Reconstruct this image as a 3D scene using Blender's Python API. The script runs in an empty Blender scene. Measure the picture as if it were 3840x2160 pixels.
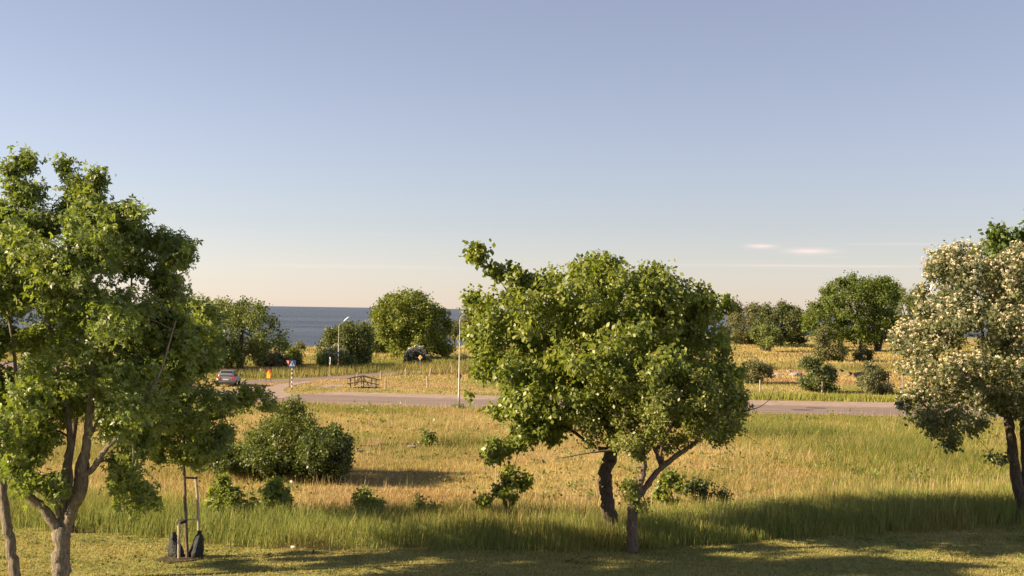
import bpy, math
import numpy as np
from mathutils import Vector, Matrix

R = math.radians
scene = bpy.context.scene
COL = scene.collection

# ------------------------------------------------------------------ camera
F = 4693.0            # focal length in photograph pixels (3840 wide)
H = 7.6               # eye height over the meadow
PITCH = math.atan(81.0 / F)
ROLL = R(0.87)
fw = np.array([0, math.cos(PITCH), math.sin(PITCH)])
up0 = np.array([0, -math.sin(PITCH), math.cos(PITCH)])
rt0 = np.array([1.0, 0, 0])
rt = rt0 * math.cos(ROLL) + up0 * math.sin(ROLL)
up = up0 * math.cos(ROLL) - rt0 * math.sin(ROLL)
cam_data = bpy.data.cameras.new('camera')
cam = bpy.data.objects.new('camera', cam_data)
COL.objects.link(cam)
M4 = Matrix.Identity(4)
for i in range(3):
    M4[i][0], M4[i][1], M4[i][2] = rt[i], up[i], -fw[i]
M4[2][3] = H
cam.matrix_world = M4
cam_data.sensor_width = 36.0
cam_data.lens = 36.0 * F / 3840.0
cam_data.clip_start = 0.5
cam_data.clip_end = 90000.0
scene.camera = cam

# ------------------------------------------------------------------ light
SUN_ELEV = R(23.0)
SUN_AZ = R(13.0)      # light travels towards +x and this much towards +y
SUN_STRENGTH = 5.0
SKY_STRENGTH = 0.05
EXPOSURE = 1.6
ldir = Vector((math.cos(SUN_ELEV) * math.cos(SUN_AZ), math.cos(SUN_ELEV) * math.sin(SUN_AZ), -math.sin(SUN_ELEV)))
sun_data = bpy.data.lights.new('sun', 'SUN')
sun_data.energy = SUN_STRENGTH
sun_data.angle = R(0.53)
sun_data.color = (1.0, 0.78, 0.51)
sun = bpy.data.objects.new('sun', sun_data)
COL.objects.link(sun)
sun.rotation_euler = ldir.to_track_quat('-Z', 'Y').to_euler()
sun.location = (-60, -10, 40)

world = bpy.data.worlds.new('World')
scene.world = world
world.use_nodes = True
wn, wl = world.node_tree.nodes, world.node_tree.links
wn.clear()
sky = wn.new('ShaderNodeTexSky')
sky.sky_type = 'NISHITA'
sky.sun_disc = False
sky.sun_elevation = SUN_ELEV
sdir = -ldir
sky.sun_rotation = -math.atan2(sdir.x, sdir.y)
sky.altitude = 0
sky.air_density = 1.0
sky.dust_density = 0.15
sky.ozone_density = 3.0


def wmath(op, a, b=None):
    n = wn.new('ShaderNodeMath'); n.operation = op
    for k, v in ((0, a), (1, b)):
        if v is None:
            continue
        if isinstance(v, (int, float)):
            n.inputs[k].default_value = v
        else:
            wl.new(v, n.inputs[k])
    return n.outputs[0]


tc = wn.new('ShaderNodeTexCoord')
sep = wn.new('ShaderNodeSeparateXYZ')
wl.new(tc.outputs['Generated'], sep.inputs[0])
az = wmath('ARCTAN2', sep.outputs[0], sep.outputs[1])
el = wmath('ARCSINE', sep.outputs[2])


def bump(a0, wa, e0, we):
    qa = wmath('POWER', wmath('ABSOLUTE', wmath('DIVIDE', wmath('SUBTRACT', az, a0), wa)), 2.0)
    qe = wmath('POWER', wmath('ABSOLUTE', wmath('DIVIDE', wmath('SUBTRACT', el, e0), we)), 2.0)
    return wmath('EXPONENT', wmath('MULTIPLY', wmath('ADD', qa, qe), -1.0))


comb = wn.new('ShaderNodeCombineXYZ')
wl.new(wmath('MULTIPLY', az, 22.0), comb.inputs[0])
wl.new(wmath('MULTIPLY', el, 420.0), comb.inputs[1])
noi = wn.new('ShaderNodeTexNoise')
noi.inputs['Scale'].default_value = 1.0
noi.inputs['Detail'].default_value = 5.0
wl.new(comb.outputs[0], noi.inputs['Vector'])
nz = noi.outputs[0]
wisps = wmath('ADD', bump(0.196, 0.010, 0.0525, 0.0016), wmath('MULTIPLY', bump(0.234, 0.016, 0.0490, 0.0022), 1.1))
wisps = wmath('MULTIPLY', wisps, wmath('ADD', wmath('MULTIPLY', nz, 1.6), -0.1))
band = wmath('EXPONENT', wmath('MULTIPLY', wmath('POWER', wmath('ABSOLUTE', wmath('DIVIDE', wmath('SUBTRACT', el, 0.044), 0.022)), 2.0), -1.0))
streak = wmath('MULTIPLY', band, wmath('MULTIPLY', wmath('MAXIMUM', wmath('SUBTRACT', nz, 0.62), 0.0), 2.0))
lines = wmath('ADD', wmath('MULTIPLY', bump(0.24, 0.10, 0.0375, 0.0011), 0.30), wmath('MULTIPLY', bump(-0.13, 0.09, 0.0325, 0.0016), 0.16))
lines = wmath('ADD', lines, wmath('MULTIPLY', bump(0.31, 0.06, 0.0545, 0.0008), 0.18))
lines = wmath('MULTIPLY', lines, wmath('ADD', wmath('MULTIPLY', nz, 1.4), 0.2))
mask = wmath('MINIMUM', wmath('ADD', wmath('ADD', wmath('MULTIPLY', wisps, 0.85), lines), wmath('MULTIPLY', streak, 0.5)), 0.8)
hs = wn.new('ShaderNodeHueSaturation')
hs.inputs['Saturation'].default_value = 0.70
wl.new(sky.outputs[0], hs.inputs['Color'])
tint = wn.new('ShaderNodeMix'); tint.data_type = 'RGBA'; tint.blend_type = 'MULTIPLY'
tint.inputs[0].default_value = 1.0
wl.new(hs.outputs[0], tint.inputs[6])
tint.inputs[7].default_value = (0.975, 0.862, 0.90, 1)
cmix = wn.new('ShaderNodeMix'); cmix.data_type = 'RGBA'
wl.new(mask, cmix.inputs[0])
wl.new(tint.outputs[2], cmix.inputs[6])
cmix.inputs[7].default_value = (7.6, 6.0, 5.4, 1)
bg = wn.new('ShaderNodeBackground')
bg.inputs[1].default_value = SKY_STRENGTH
wl.new(cmix.outputs[2], bg.inputs[0])
wo = wn.new('ShaderNodeOutputWorld')
wl.new(bg.outputs[0], wo.inputs[0])

scene.view_settings.view_transform = 'Standard'
scene.view_settings.look = 'None'
scene.view_settings.gamma = 1.0
scene.view_settings.use_curve_mapping = False
scene.view_settings.exposure = EXPOSURE
scene.render.engine = 'CYCLES'
scene.cycles.max_bounces = 6
scene.cycles.diffuse_bounces = 4
scene.cycles.transmission_bounces = 4
scene.cycles.transparent_max_bounces = 8
scene.cycles.use_denoising = True

# ------------------------------------------------------------------ helpers
rng = np.random.default_rng(7)


def ray(px, py):
    return fw + (px - 1920.0) / F * rt + (1080.0 - py) / F * up


def gp(px, py, z=0.0):
    """where the sight line to a spot of the photograph meets level z"""
    d = ray(px, py)
    t = (z - H) / d[2]
    return np.array([d[0] * t, d[1] * t, z])


def pt(px, py, dist):
    """the point on that sight line at a known distance"""
    d = ray(px, py)
    t = dist / d[1]
    return np.array([d[0] * t, dist, H + d[2] * t])


def c3(pts): return [(760 + x / 2.477, 1050 + y / 2.477) for x, y in pts]
def c7(pts): return [(2700 + x / 2.229, 1000 + y / 2.229) for x, y in pts]
def c4(pts): return [(800 + x / 2.195, 1500 + y / 2.195) for x, y in pts]
def c4b(pts): return [(580 + x / 3.813, 1750 + y / 3.813) for x, y in pts]
def c6(pts): return [(1700 + x / 2.196, 1500 + y / 2.196) for x, y in pts]


def _hash(ix, iy, seed):
    v = np.sin(ix * 127.1 + iy * 311.7 + seed * 74.7) * 43758.5453
    return v - np.floor(v)


def vnoise(x, y, seed=0):
    ix, iy = np.floor(x), np.floor(y)
    fx, fy = x - ix, y - iy
    fx, fy = fx * fx * (3 - 2 * fx), fy * fy * (3 - 2 * fy)
    a, b = _hash(ix, iy, seed), _hash(ix + 1, iy, seed)
    c, d = _hash(ix, iy + 1, seed), _hash(ix + 1, iy + 1, seed)
    return (a * (1 - fx) + b * fx) * (1 - fy) + (c * (1 - fx) + d * fx) * fy


def fbm(x, y, seed=0, octaves=4):
    s, amp, tot = 0, 1.0, 0
    for o in range(octaves):
        s = s + amp * vnoise(x * 2 ** o, y * 2 ** o, seed + o * 13)
        tot += amp
        amp *= 0.5
    return s / tot


def noise3(p, seed=0):
    return (vnoise(p[:, 0] + 0.37 * p[:, 2], p[:, 1] + p[:, 2] * 1.13, seed)
            + vnoise(p[:, 0] * 1.07 - p[:, 2], p[:, 2] + p[:, 1] * 0.41, seed + 5)
            + vnoise(p[:, 1] - 0.7 * p[:, 0], p[:, 2] * 0.93 + 0.5 * p[:, 0], seed + 9)) / 3


def pip(poly, x, y):
    poly = np.asarray(poly, float)
    ins = np.zeros(x.shape, bool)
    j = len(poly) - 1
    for i in range(len(poly)):
        xi, yi, xj, yj = poly[i][0], poly[i][1], poly[j][0], poly[j][1]
        hit = ((yi > y) != (yj > y)) & (x < (xj - xi) * (y - yi) / (yj - yi + 1e-12) + xi)
        ins ^= hit
        j = i
    return ins


def dist_edge(poly, x, y):
    poly = np.asarray(poly, float)
    best = np.full(x.shape, 1e9)
    for i in range(len(poly)):
        a, b = poly[i], poly[(i + 1) % len(poly)]
        ab = b - a
        t = np.clip(((x - a[0]) * ab[0] + (y - a[1]) * ab[1]) / (ab @ ab + 1e-9), 0, 1)
        best = np.minimum(best, np.hypot(x - a[0] - t * ab[0], y - a[1] - t * ab[1]))
    return best


def unit(v):
    return v / (np.linalg.norm(v, axis=-1, keepdims=True) + 1e-9)


def link(o, parent=None):
    COL.objects.link(o)
    if parent is not None:
        o.parent = parent
    return o


def tag(o, label=None, cat=None, group=None, kind=None):
    if label: o['label'] = label
    if cat: o['category'] = cat
    if group: o['group'] = group
    if kind: o['kind'] = kind
    return o


def thing(name, label, cat, loc, rz=0.0, group=None):
    o = bpy.data.objects.new(name, None)
    o.empty_display_size = 0.2
    o.location = Vector([float(c) for c in loc])
    o.rotation_euler = (0, 0, rz)
    link(o)
    return tag(o, label, cat, group)


def mesh_np(name, verts, faces, mat, parent=None, col=None, smooth=False, origin=None):
    """verts (n,3), faces (m,3) or (m,4) arrays"""
    verts = np.asarray(verts, np.float32)
    faces = np.asarray(faces, np.int32)
    if origin is not None:
        verts = verts - np.asarray(origin, np.float32)
    k = faces.shape[1]
    me = bpy.data.meshes.new(name)
    me.vertices.add(len(verts))
    me.vertices.foreach_set('co', verts.ravel())
    me.loops.add(faces.size)
    me.loops.foreach_set('vertex_index', faces.ravel())
    me.polygons.add(len(faces))
    me.polygons.foreach_set('loop_start', np.arange(0, faces.size, k, dtype=np.int32))
    if smooth:
        me.polygons.foreach_set('use_smooth', np.ones(len(faces), bool))
    if col is not None:
        a = me.color_attributes.new('Col', 'FLOAT_COLOR', 'POINT')
        c4_ = np.ones((len(verts), 4), np.float32)
        c4_[:, :3] = col
        a.data.foreach_set('color', c4_.ravel())
    me.update(calc_edges=True)
    me.materials.append(mat)
    o = bpy.data.objects.new(name, me)
    link(o, parent)
    return o


class MB:
    """gathers shapes for one mesh object"""
    def __init__(self):
        self.v, self.f = [], []

    def add(self, vs, fs):
        n = len(self.v)
        self.v += [tuple(float(c) for c in p) for p in vs]
        self.f += [tuple(i + n for i in f) for f in fs]
        return self

    def box(self, c, s, rot=None):
        c = Vector(c)
        vs = []
        for x in (-.5, .5):
            for y in (-.5, .5):
                for z in (-.5, .5):
                    p = Vector((x * s[0], y * s[1], z * s[2]))
                    if rot is not None:
                        p = rot @ p
                    vs.append(c + p)
        return self.add(vs, [(0, 1, 3, 2), (4, 6, 7, 5), (0, 4, 5, 1), (2, 3, 7, 6), (0, 2, 6, 4), (1, 5, 7, 3)])

    def tube(self, pts, rad, n=8, cap=True):
        pts = np.asarray(pts, float)
        rad = np.broadcast_to(np.asarray(rad, float), (len(pts),))
        vs, fs = tube_arrays(pts, rad, n)
        fs = [tuple(f) for f in fs]
        if cap:
            fs.append(tuple(range(n - 1, -1, -1)))
            fs.append(tuple((len(pts) - 1) * n + i for i in range(n)))
        return self.add(vs, fs)

    def disc(self, c, axis, r, thick, n=20, poly=None):
        axis = Vector(axis).normalized()
        a = axis.orthogonal().normalized() if abs(axis.z) > .9 else Vector((0, 0, 1)).cross(axis).normalized()
        b = a.cross(axis) * -1
        if poly is None:
            poly = [(r * math.cos(2 * math.pi * k / n), r * math.sin(2 * math.pi * k / n)) for k in range(n)]
        n = len(poly)
        c = Vector(c)
        vs = [c + a * x + b * y + axis * thick * .5 for x, y in poly] + [c + a * x + b * y - axis * thick * .5 for x, y in poly]
        fs = [tuple(range(n)), tuple(range(2 * n - 1, n - 1, -1))]
        fs += [(k, n + k, n + (k + 1) % n, (k + 1) % n) for k in range(n)]
        return self.add(vs, fs)

    def build(self, name, mat, parent=None, smooth=False, bevel=0):
        me = bpy.data.meshes.new(name)
        me.from_pydata(self.v, [], self.f)
        me.validate()
        if smooth:
            for p in me.polygons:
                p.use_smooth = True
        me.materials.append(mat)
        o = bpy.data.objects.new(name, me)
        link(o, parent)
        if bevel:
            b = o.modifiers.new('bevel', 'BEVEL'); b.width = bevel; b.segments = 2
            b.limit_method = 'ANGLE'
        return o


def tube_arrays(pts, rad, n):
    k = len(pts)
    tan = np.gradient(pts, axis=0)
    tan = unit(tan)
    ref = np.array([0.0, 1.0, 0.05]) if abs(tan[0] @ np.array([0, 1, 0])) < 0.9 else np.array([1.0, 0, 0])
    a = unit(np.cross(tan, ref))
    b = np.cross(tan, a)
    th = np.linspace(0, 2 * np.pi, n, endpoint=False)
    vs = (pts[:, None, :] + rad[:, None, None] * (np.cos(th)[None, :, None] * a[:, None, :] + np.sin(th)[None, :, None] * b[:, None, :])).reshape(-1, 3)
    i = np.arange(k - 1)[:, None] * n
    j = np.arange(n)[None, :]
    j2 = (j + 1) % n
    fs = np.stack([i + j, i + j2, i + n + j2, i + n + j], -1).reshape(-1, 4)
    return vs, fs


def catmull(pts, sub=5):
    pts = np.asarray(pts, float)
    if len(pts) < 3:
        t = np.linspace(0, 1, sub + 1)[:, None]
        return pts[0] * (1 - t) + pts[-1] * t
    p = np.vstack([2 * pts[0] - pts[1], pts, 2 * pts[-1] - pts[-2]])
    out = []
    for i in range(1, len(p) - 2):
        for t in np.linspace(0, 1, sub, endpoint=False):
            out.append(0.5 * (2 * p[i] + (p[i + 1] - p[i - 1]) * t + (2 * p[i - 1] - 5 * p[i] + 4 * p[i + 1] - p[i + 2]) * t * t
                              + (3 * p[i] - p[i - 1] - 3 * p[i + 1] + p[i + 2]) * t ** 3))
    out.append(pts[-1])
    return np.array(out)


# ------------------------------------------------------------------ materials
def new_mat(name):
    m = bpy.data.materials.new(name)
    m.use_nodes = True
    nt = m.node_tree
    nt.nodes.clear()
    out = nt.nodes.new('ShaderNodeOutputMaterial')
    return m, nt.nodes, nt.links, out


def leaf_mat(name, trans=0.42, tcol=(1.5, 1.55, 0.55), rough=0.45, spec=0.5):
    m, n, l, out = new_mat(name)
    at = n.new('ShaderNodeAttribute'); at.attribute_name = 'Col'
    p = n.new('ShaderNodeBsdfPrincipled')
    p.inputs['Roughness'].default_value = rough
    p.inputs['Specular IOR Level'].default_value = spec
    l.new(at.outputs['Color'], p.inputs['Base Color'])
    mu = n.new('ShaderNodeMix'); mu.data_type = 'RGBA'; mu.blend_type = 'MULTIPLY'
    mu.inputs[0].default_value = 1.0
    l.new(at.outputs['Color'], mu.inputs[6]); mu.inputs[7].default_value = (*tcol, 1)
    t = n.new('ShaderNodeBsdfTranslucent')
    l.new(mu.outputs[2], t.inputs['Color'])
    mx = n.new('ShaderNodeMixShader'); mx.inputs[0].default_value = trans
    l.new(p.outputs[0], mx.inputs[1]); l.new(t.outputs[0], mx.inputs[2])
    l.new(mx.outputs[0], out.inputs[0])
    return m


def rough_mat(name, c1, c2, scale=6.0, rough=0.85, bump=0.3, stretch=(1, 1, 1), spec=0.3, metallic=0.0, detail=6, dist=0.02):
    m, n, l, out = new_mat(name)
    tcn = n.new('ShaderNodeTexCoord')
    mp = n.new('ShaderNodeMapping'); mp.inputs['Scale'].default_value = stretch
    l.new(tcn.outputs['Object'], mp.inputs[0])
    nz_ = n.new('ShaderNodeTexNoise'); nz_.inputs['Scale'].default_value = scale; nz_.inputs['Detail'].default_value = detail
    nz_.inputs['Roughness'].default_value = 0.65
    l.new(mp.outputs[0], nz_.inputs['Vector'])
    rp = n.new('ShaderNodeValToRGB')
    rp.color_ramp.elements[0].position = 0.35; rp.color_ramp.elements[0].color = (*c1, 1)
    rp.color_ramp.elements[1].position = 0.68; rp.color_ramp.elements[1].color = (*c2, 1)
    l.new(nz_.outputs[0], rp.inputs[0])
    p = n.new('ShaderNodeBsdfPrincipled')
    l.new(rp.outputs[0], p.inputs['Base Color'])
    p.inputs['Roughness'].default_value = rough
    p.inputs['Specular IOR Level'].default_value = spec
    p.inputs['Metallic'].default_value = metallic
    if bump:
        b = n.new('ShaderNodeBump'); b.inputs['Strength'].default_value = bump; b.inputs['Distance'].default_value = dist
        l.new(nz_.outputs[0], b.inputs['Height'])
        l.new(b.outputs[0], p.inputs['Normal'])
    l.new(p.outputs[0], out.inputs[0])
    return m


def paint_mat(name, c, rough=0.5, metallic=0.0, emit=0.0, spec=0.5):
    k = 0.88
    m = rough_mat(name, tuple(v * k for v in c), c, scale=9.0, rough=rough, bump=0.0, spec=spec, metallic=metallic)
    if emit:
        p = next(x for x in m.node_tree.nodes if x.type == 'BSDF_PRINCIPLED')
        p.inputs['Emission Color'].default_value = (*c, 1)
        p.inputs['Emission Strength'].default_value = emit
    return m


def ground_mat(name, attr=True, c=(0.2, 0.2, 0.1), scale=1.5, contrast=0.35, bump=0.5):
    m, n, l, out = new_mat(name)
    geo = n.new('ShaderNodeNewGeometry')
    n1 = n.new('ShaderNodeTexNoise'); n1.inputs['Scale'].default_value = scale; n1.inputs['Detail'].default_value = 8
    n1.inputs['Roughness'].default_value = 0.7
    l.new(geo.outputs['Position'], n1.inputs['Vector'])
    mr = n.new('ShaderNodeMapRange')
    mr.inputs[1].default_value = 0.3; mr.inputs[2].default_value = 0.7
    mr.inputs[3].default_value = 1 - contrast; mr.inputs[4].default_value = 1 + contrast
    l.new(n1.outputs[0], mr.inputs[0])
    mu = n.new('ShaderNodeMix'); mu.data_type = 'RGBA'; mu.blend_type = 'MULTIPLY'; mu.inputs[0].default_value = 1.0
    if attr:
        at = n.new('ShaderNodeAttribute'); at.attribute_name = 'Col'
        l.new(at.outputs['Color'], mu.inputs[6])
    else:
        mu.inputs[6].default_value = (*c, 1)
    l.new(mr.outputs[0], mu.inputs[7])
    p = n.new('ShaderNodeBsdfPrincipled')
    p.inputs['Roughness'].default_value = 0.95
    p.inputs['Specular IOR Level'].default_value = 0.1
    l.new(mu.outputs[2], p.inputs['Base Color'])
    b = n.new('ShaderNodeBump'); b.inputs['Strength'].default_value = bump; b.inputs['Distance'].default_value = 0.15
    l.new(n1.outputs[0], b.inputs['Height']); l.new(b.outputs[0], p.inputs['Normal'])
    l.new(p.outputs[0], out.inputs[0])
    return m


MAT_LEAF = leaf_mat('leaf')
MAT_LEAF_FAR = leaf_mat('leaf_far', trans=0.36, rough=0.55, spec=0.4)
MAT_GRASS = leaf_mat('grass_blade', trans=0.35, tcol=(1.15, 1.15, 0.8), rough=0.7, spec=0.1)
MAT_PETAL = leaf_mat('petal', trans=0.3, tcol=(1, 1, 1), rough=0.8, spec=0.1)
BARK_GREY = rough_mat('bark_grey', (0.095, 0.08, 0.064), (0.30, 0.255, 0.20), scale=8, bump=1.0, stretch=(2.4, 2.4, 0.5), dist=0.10, detail=10)
BARK_DARK = rough_mat('bark_dark', (0.035, 0.028, 0.022), (0.13, 0.10, 0.075), scale=6, bump=1.0, stretch=(3, 3, 0.8), dist=0.06)
BARK_BROWN = rough_mat('bark_brown', (0.06, 0.045, 0.033), (0.20, 0.15, 0.11), scale=6, bump=0.8, stretch=(3, 3, 0.8), dist=0.04)
TWIG = rough_mat('twig', (0.07, 0.05, 0.035), (0.15, 0.11, 0.08), scale=12, bump=0.2)
ASPHALT = rough_mat('asphalt', (0.17, 0.13, 0.113), (0.265, 0.205, 0.178), scale=0.9, stretch=(0.14, 1.3, 1), rough=0.9, bump=0.15, detail=12, spec=0.2)
GRAVEL = rough_mat('gravel', (0.26, 0.20, 0.165), (0.38, 0.295, 0.24), scale=0.9, rough=0.95, bump=0.4, detail=12, spec=0.1)
SOIL = rough_mat('red_soil', (0.17, 0.11, 0.07), (0.33, 0.21, 0.13), scale=2.2, rough=1, bump=0.6, spec=0.05)
STONE = rough_mat('stone', (0.14, 0.125, 0.115), (0.32, 0.285, 0.26), scale=4, rough=0.9, bump=0.6)
WOOD_POST = rough_mat('post_wood', (0.22, 0.17, 0.12), (0.42, 0.34, 0.26), scale=6, stretch=(4, 4, 0.6), bump=0.5)
WOOD_DARK = rough_mat('dark_wood', (0.04, 0.032, 0.026), (0.11, 0.085, 0.065), scale=6, stretch=(2, 2, 2), bump=0.4)
WOOD_PALE = rough_mat('pale_wood', (0.30, 0.24, 0.18), (0.50, 0.41, 0.32), scale=6, stretch=(2, 2, 2), bump=0.4)
STAKE = rough_mat('stake_wood', (0.26, 0.21, 0.15), (0.42, 0.35, 0.26), scale=7, stretch=(4, 4, 0.5), bump=0.4)
STEEL = rough_mat('galvanised', (0.20, 0.195, 0.19), (0.30, 0.29, 0.285), scale=8, rough=0.5, bump=0.05, metallic=0.5)
STEEL_DARK = rough_mat('dark_steel', (0.05, 0.05, 0.055), (0.09, 0.09, 0.095), scale=8, rough=0.6, bump=0.05)
BAG = rough_mat('bag_plastic', (0.006, 0.010, 0.010), (0.022, 0.028, 0.026), scale=9, rough=0.55, bump=1.0, spec=0.4, dist=0.08)
RUBBER = rough_mat('rubber', (0.012, 0.012, 0.012), (0.03, 0.03, 0.03), scale=20, rough=0.8, bump=0.1)
GLASS_CAR = paint_mat('car_glass', (0.012, 0.016, 0.02), rough=0.08, spec=0.6)
CAR_PAINT = paint_mat('car_paint', (0.23, 0.23, 0.245), rough=0.3, metallic=0.3)
RED = paint_mat('red_paint', (0.62, 0.04, 0.025))
YELLOW = paint_mat('yellow_paint', (0.85, 0.48, 0.03))
ORANGE = paint_mat('orange_paint', (0.85, 0.28, 0.02))
BLUE = paint_mat('blue_paint', (0.05, 0.09, 0.26))
WHITE = paint_mat('white_paint', (0.78, 0.78, 0.76))
BLACK = paint_mat('black_paint', (0.015, 0.015, 0.015))
TAIL = paint_mat('tail_lamp', (0.60, 0.03, 0.03), rough=0.2, emit=0.15)
CHROME = paint_mat('chrome', (0.6, 0.6, 0.6), rough=0.15, metallic=1.0)

# ------------------------------------------------------------------ the setting
LAWN_EDGE_PX = [(-500, 1925), (-120, 1962), (110, 1988), (330, 2003), (560, 2020), (800, 2043), (1050, 2058), (1300, 2064), (1900, 2066),
                (2400, 2066), (2600, 2052), (2860, 2031), (3100, 2011), (3500, 1992), (3840, 1974), (4300, 1950)]
LAWN_EDGE = np.array([gp(*p)[:2] for p in LAWN_EDGE_PX])


def lawn_edge_y(x):
    return np.interp(x, LAWN_EDGE[:, 0], LAWN_EDGE[:, 1])


def coast_y(x):
    return np.interp(x, [-400, -60, -20, -6, 10, 40, 400], [215, 226, 232, 262, 330, 430, 520]) + 4 * np.sin(x * 0.11)


# near road runs across the picture, second road leaves it on the left and climbs away to the right
road_near = [(-120, 100.6), (-60, 99.6), (-16, 98.4), (-4, 96.0), (24, 94.2), (120, 91.0),
             (120, 100.8), (24, 103.6), (-4, 105.6), (-17, 108.5), (-23, 111.0), (-27.5, 113.5), (-31, 121), (-36, 131), (-48, 152), (-62, 160),
             (-72, 154), (-56, 140), (-48, 124), (-50, 112), (-70, 109), (-120, 111)]
far_edge = [(1900, 1372), (1790, 1378), (1600, 1389), (1446, 1396), (1200, 1414), (1060, 1422), (913, 1427), (800, 1428)]
near_edge = [(840, 1441), (935, 1441), (1060, 1434), (1200, 1425), (1340, 1416), (1446, 1409), (1600, 1400), (1790, 1388), (1900, 1382)]
road_far = [tuple(gp(*p)[:2]) for p in far_edge] + [tuple(gp(*p)[:2]) for p in near_edge]
e0, e1 = np.array(road_far[0]), np.array(road_far[-1])
dirx = np.array([150.0, 62.0])
road_far = [tuple(e0 + dirx)] + road_far + [tuple(e1 + dirx)]
path_px = [(925, 1456), (990, 1449), (1060, 1440), (1130, 1432), (1180, 1428), (1180, 1431), (1120, 1442), (1080, 1452), (1062, 1462), (1075, 1476), (1140, 1481), (985, 1505), (880, 1495)]
path_poly = [tuple(gp(*p)[:2]) for p in path_px]
shoulder = [(-17, 108.2), (-4, 105.3), (24, 103.3), (120, 100.5), (120, 106.4), (24, 109.4), (-4, 110.2), (-16, 112.4)]
hollow_path = [tuple(gp(*p)[:2]) for p in c3([(1080, 985), (1180, 970), (1300, 972), (1310, 988), (1200, 994), (1090, 996)])]


def on_hard(x, y, grow=0.0):
    k = pip(road_near, x, y) | pip(road_far, x, y) | pip(path_poly, x, y) | pip(shoulder, x, y) | pip(hollow_path, x, y)
    return k


GOLD = np.array([0.41, 0.325, 0.135]); GREEN = np.array([0.205, 0.215, 0.055]); TAN = np.array([0.375, 0.26, 0.13])
STRAW = np.array([0.46, 0.32, 0.12])


def blob(x, y, cx, cy, rx, ry):
    return np.exp(-((x - cx) / rx) ** 2 - ((y - cy) / ry) ** 2)


def greenness(x, y):
    g = (fbm(x / 9.0, y / 9.0, 3) - 0.50) * 2.4 + (fbm(x / 2.2, y / 2.8, 21, 3) - 0.5) * 0.9
    g += 0.30
    g += 0.75 * blob(x, y, 24, 68, 9, 14) + 0.35 * blob(x, y, 10, 75, 9, 8) + 0.5 * blob(x, y, 16, 84, 8, 5)
    g += 0.5 * blob(x, y, -4, 72, 5, 3.5) + 0.45 * blob(x, y, 0, 93, 60, 3)
    g -= 0.5 * blob(x, y, -14, 84, 8, 7) + 0.45 * blob(x, y, 4, 53, 22, 4.5) + 0.3 * blob(x, y, 6, 60, 7, 6)
    g -= 0.45 * blob(x, y, 28, 150, 16, 14) + 0.4 * blob(x, y, 34, 190, 25, 8)
    g += np.where(y > 100, 0.05, 0) + 0.5 * blob(x, y, -25, 170, 60, 12)
    g -= 0.35 * blob(x, y, -8, 118, 14, 7) + 0.3 * blob(x, y, 36, 240, 40, 20)
    return np.clip(g, 0, 1)


def meadow_colour(x, y):
    g = greenness(x, y)[..., None]
    t = np.clip((fbm(x / 5.0 + 40, y / 5.0, 8) - 0.35) * 2.2, 0, 1)[..., None]
    dry = GOLD * (1 - t) + TAN * t
    base_ = dry * (1 - g) + GREEN * g
    rb = np.clip(blob(x, y, 30, 141, 20, 5) + blob(x, y, 34, 163, 22, 4) + 0.7 * blob(x, y, 44, 225, 40, 7), 0, 1)[..., None] * 0.8
    return base_ * (1 - rb) + np.array([0.34, 0.205, 0.115]) * rb


def terrain_z(x, y):
    und = (fbm(x / 14.0 + 9, y / 14.0, 31, 2) - 0.5) * 0.30
    fade = np.clip((y - 47) / 6, 0, 1) * np.clip((90 - y) / 6, 0, 1) + np.clip((y - 175) / 20, 0, 1) * np.clip((300 - y) / 20, 0, 1)
    c = coast_y(x)
    fall = -np.clip((y - c) / 14.0, 0, 1) ** 1.4 * 6.0
    return und * fade + fall


xs = np.concatenate([np.arange(-420, -90, 10.0), np.arange(-90, 110, 1.1), np.arange(110, 560, 10.0)])
ys = np.concatenate([np.arange(-60, 30, 6.0), np.arange(30, 130, 0.9), np.arange(130, 290, 2.2), np.arange(290, 600, 8.0)])
gx, gy = np.meshgrid(xs, ys)
gz = terrain_z(gx, gy)
gcol = meadow_colour(gx, gy)
sandy = np.clip((gy - coast_y(gx) + 2) / 5, 0, 1)[..., None]
gcol = gcol * (1 - sandy) + np.array([0.30, 0.24, 0.18]) * sandy
nx, ny = len(xs), len(ys)
ii = np.arange(ny - 1)[:, None] * nx + np.arange(nx - 1)[None, :]
gf = np.stack([ii, ii + 1, ii + nx + 1, ii + nx], -1).reshape(-1, 4)
tag(mesh_np('ground', np.stack([gx, gy, gz], -1).reshape(-1, 3), gf, ground_mat('meadow_soil'), col=gcol.reshape(-1, 3) * 0.85, smooth=True),
    'dry golden meadow ground running down to the sea', kind='structure')


def sheet(name, poly, z, mat, label, kind='structure'):
    me = bpy.data.meshes.new(name)
    me.from_pydata([(float(x), float(y), z) for x, y in poly], [], [tuple(range(len(poly)))])
    me.materials.append(mat)
    import bmesh
    bm = bmesh.new(); bm.from_mesh(me)
    bmesh.ops.triangulate(bm, faces=bm.faces[:])
    for f in bm.faces:
        if f.normal.z < 0:
            f.normal_flip()
    bm.to_mesh(me); bm.free()
    return tag(link(bpy.data.objects.new(name, me)), label, kind=kind)


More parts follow.
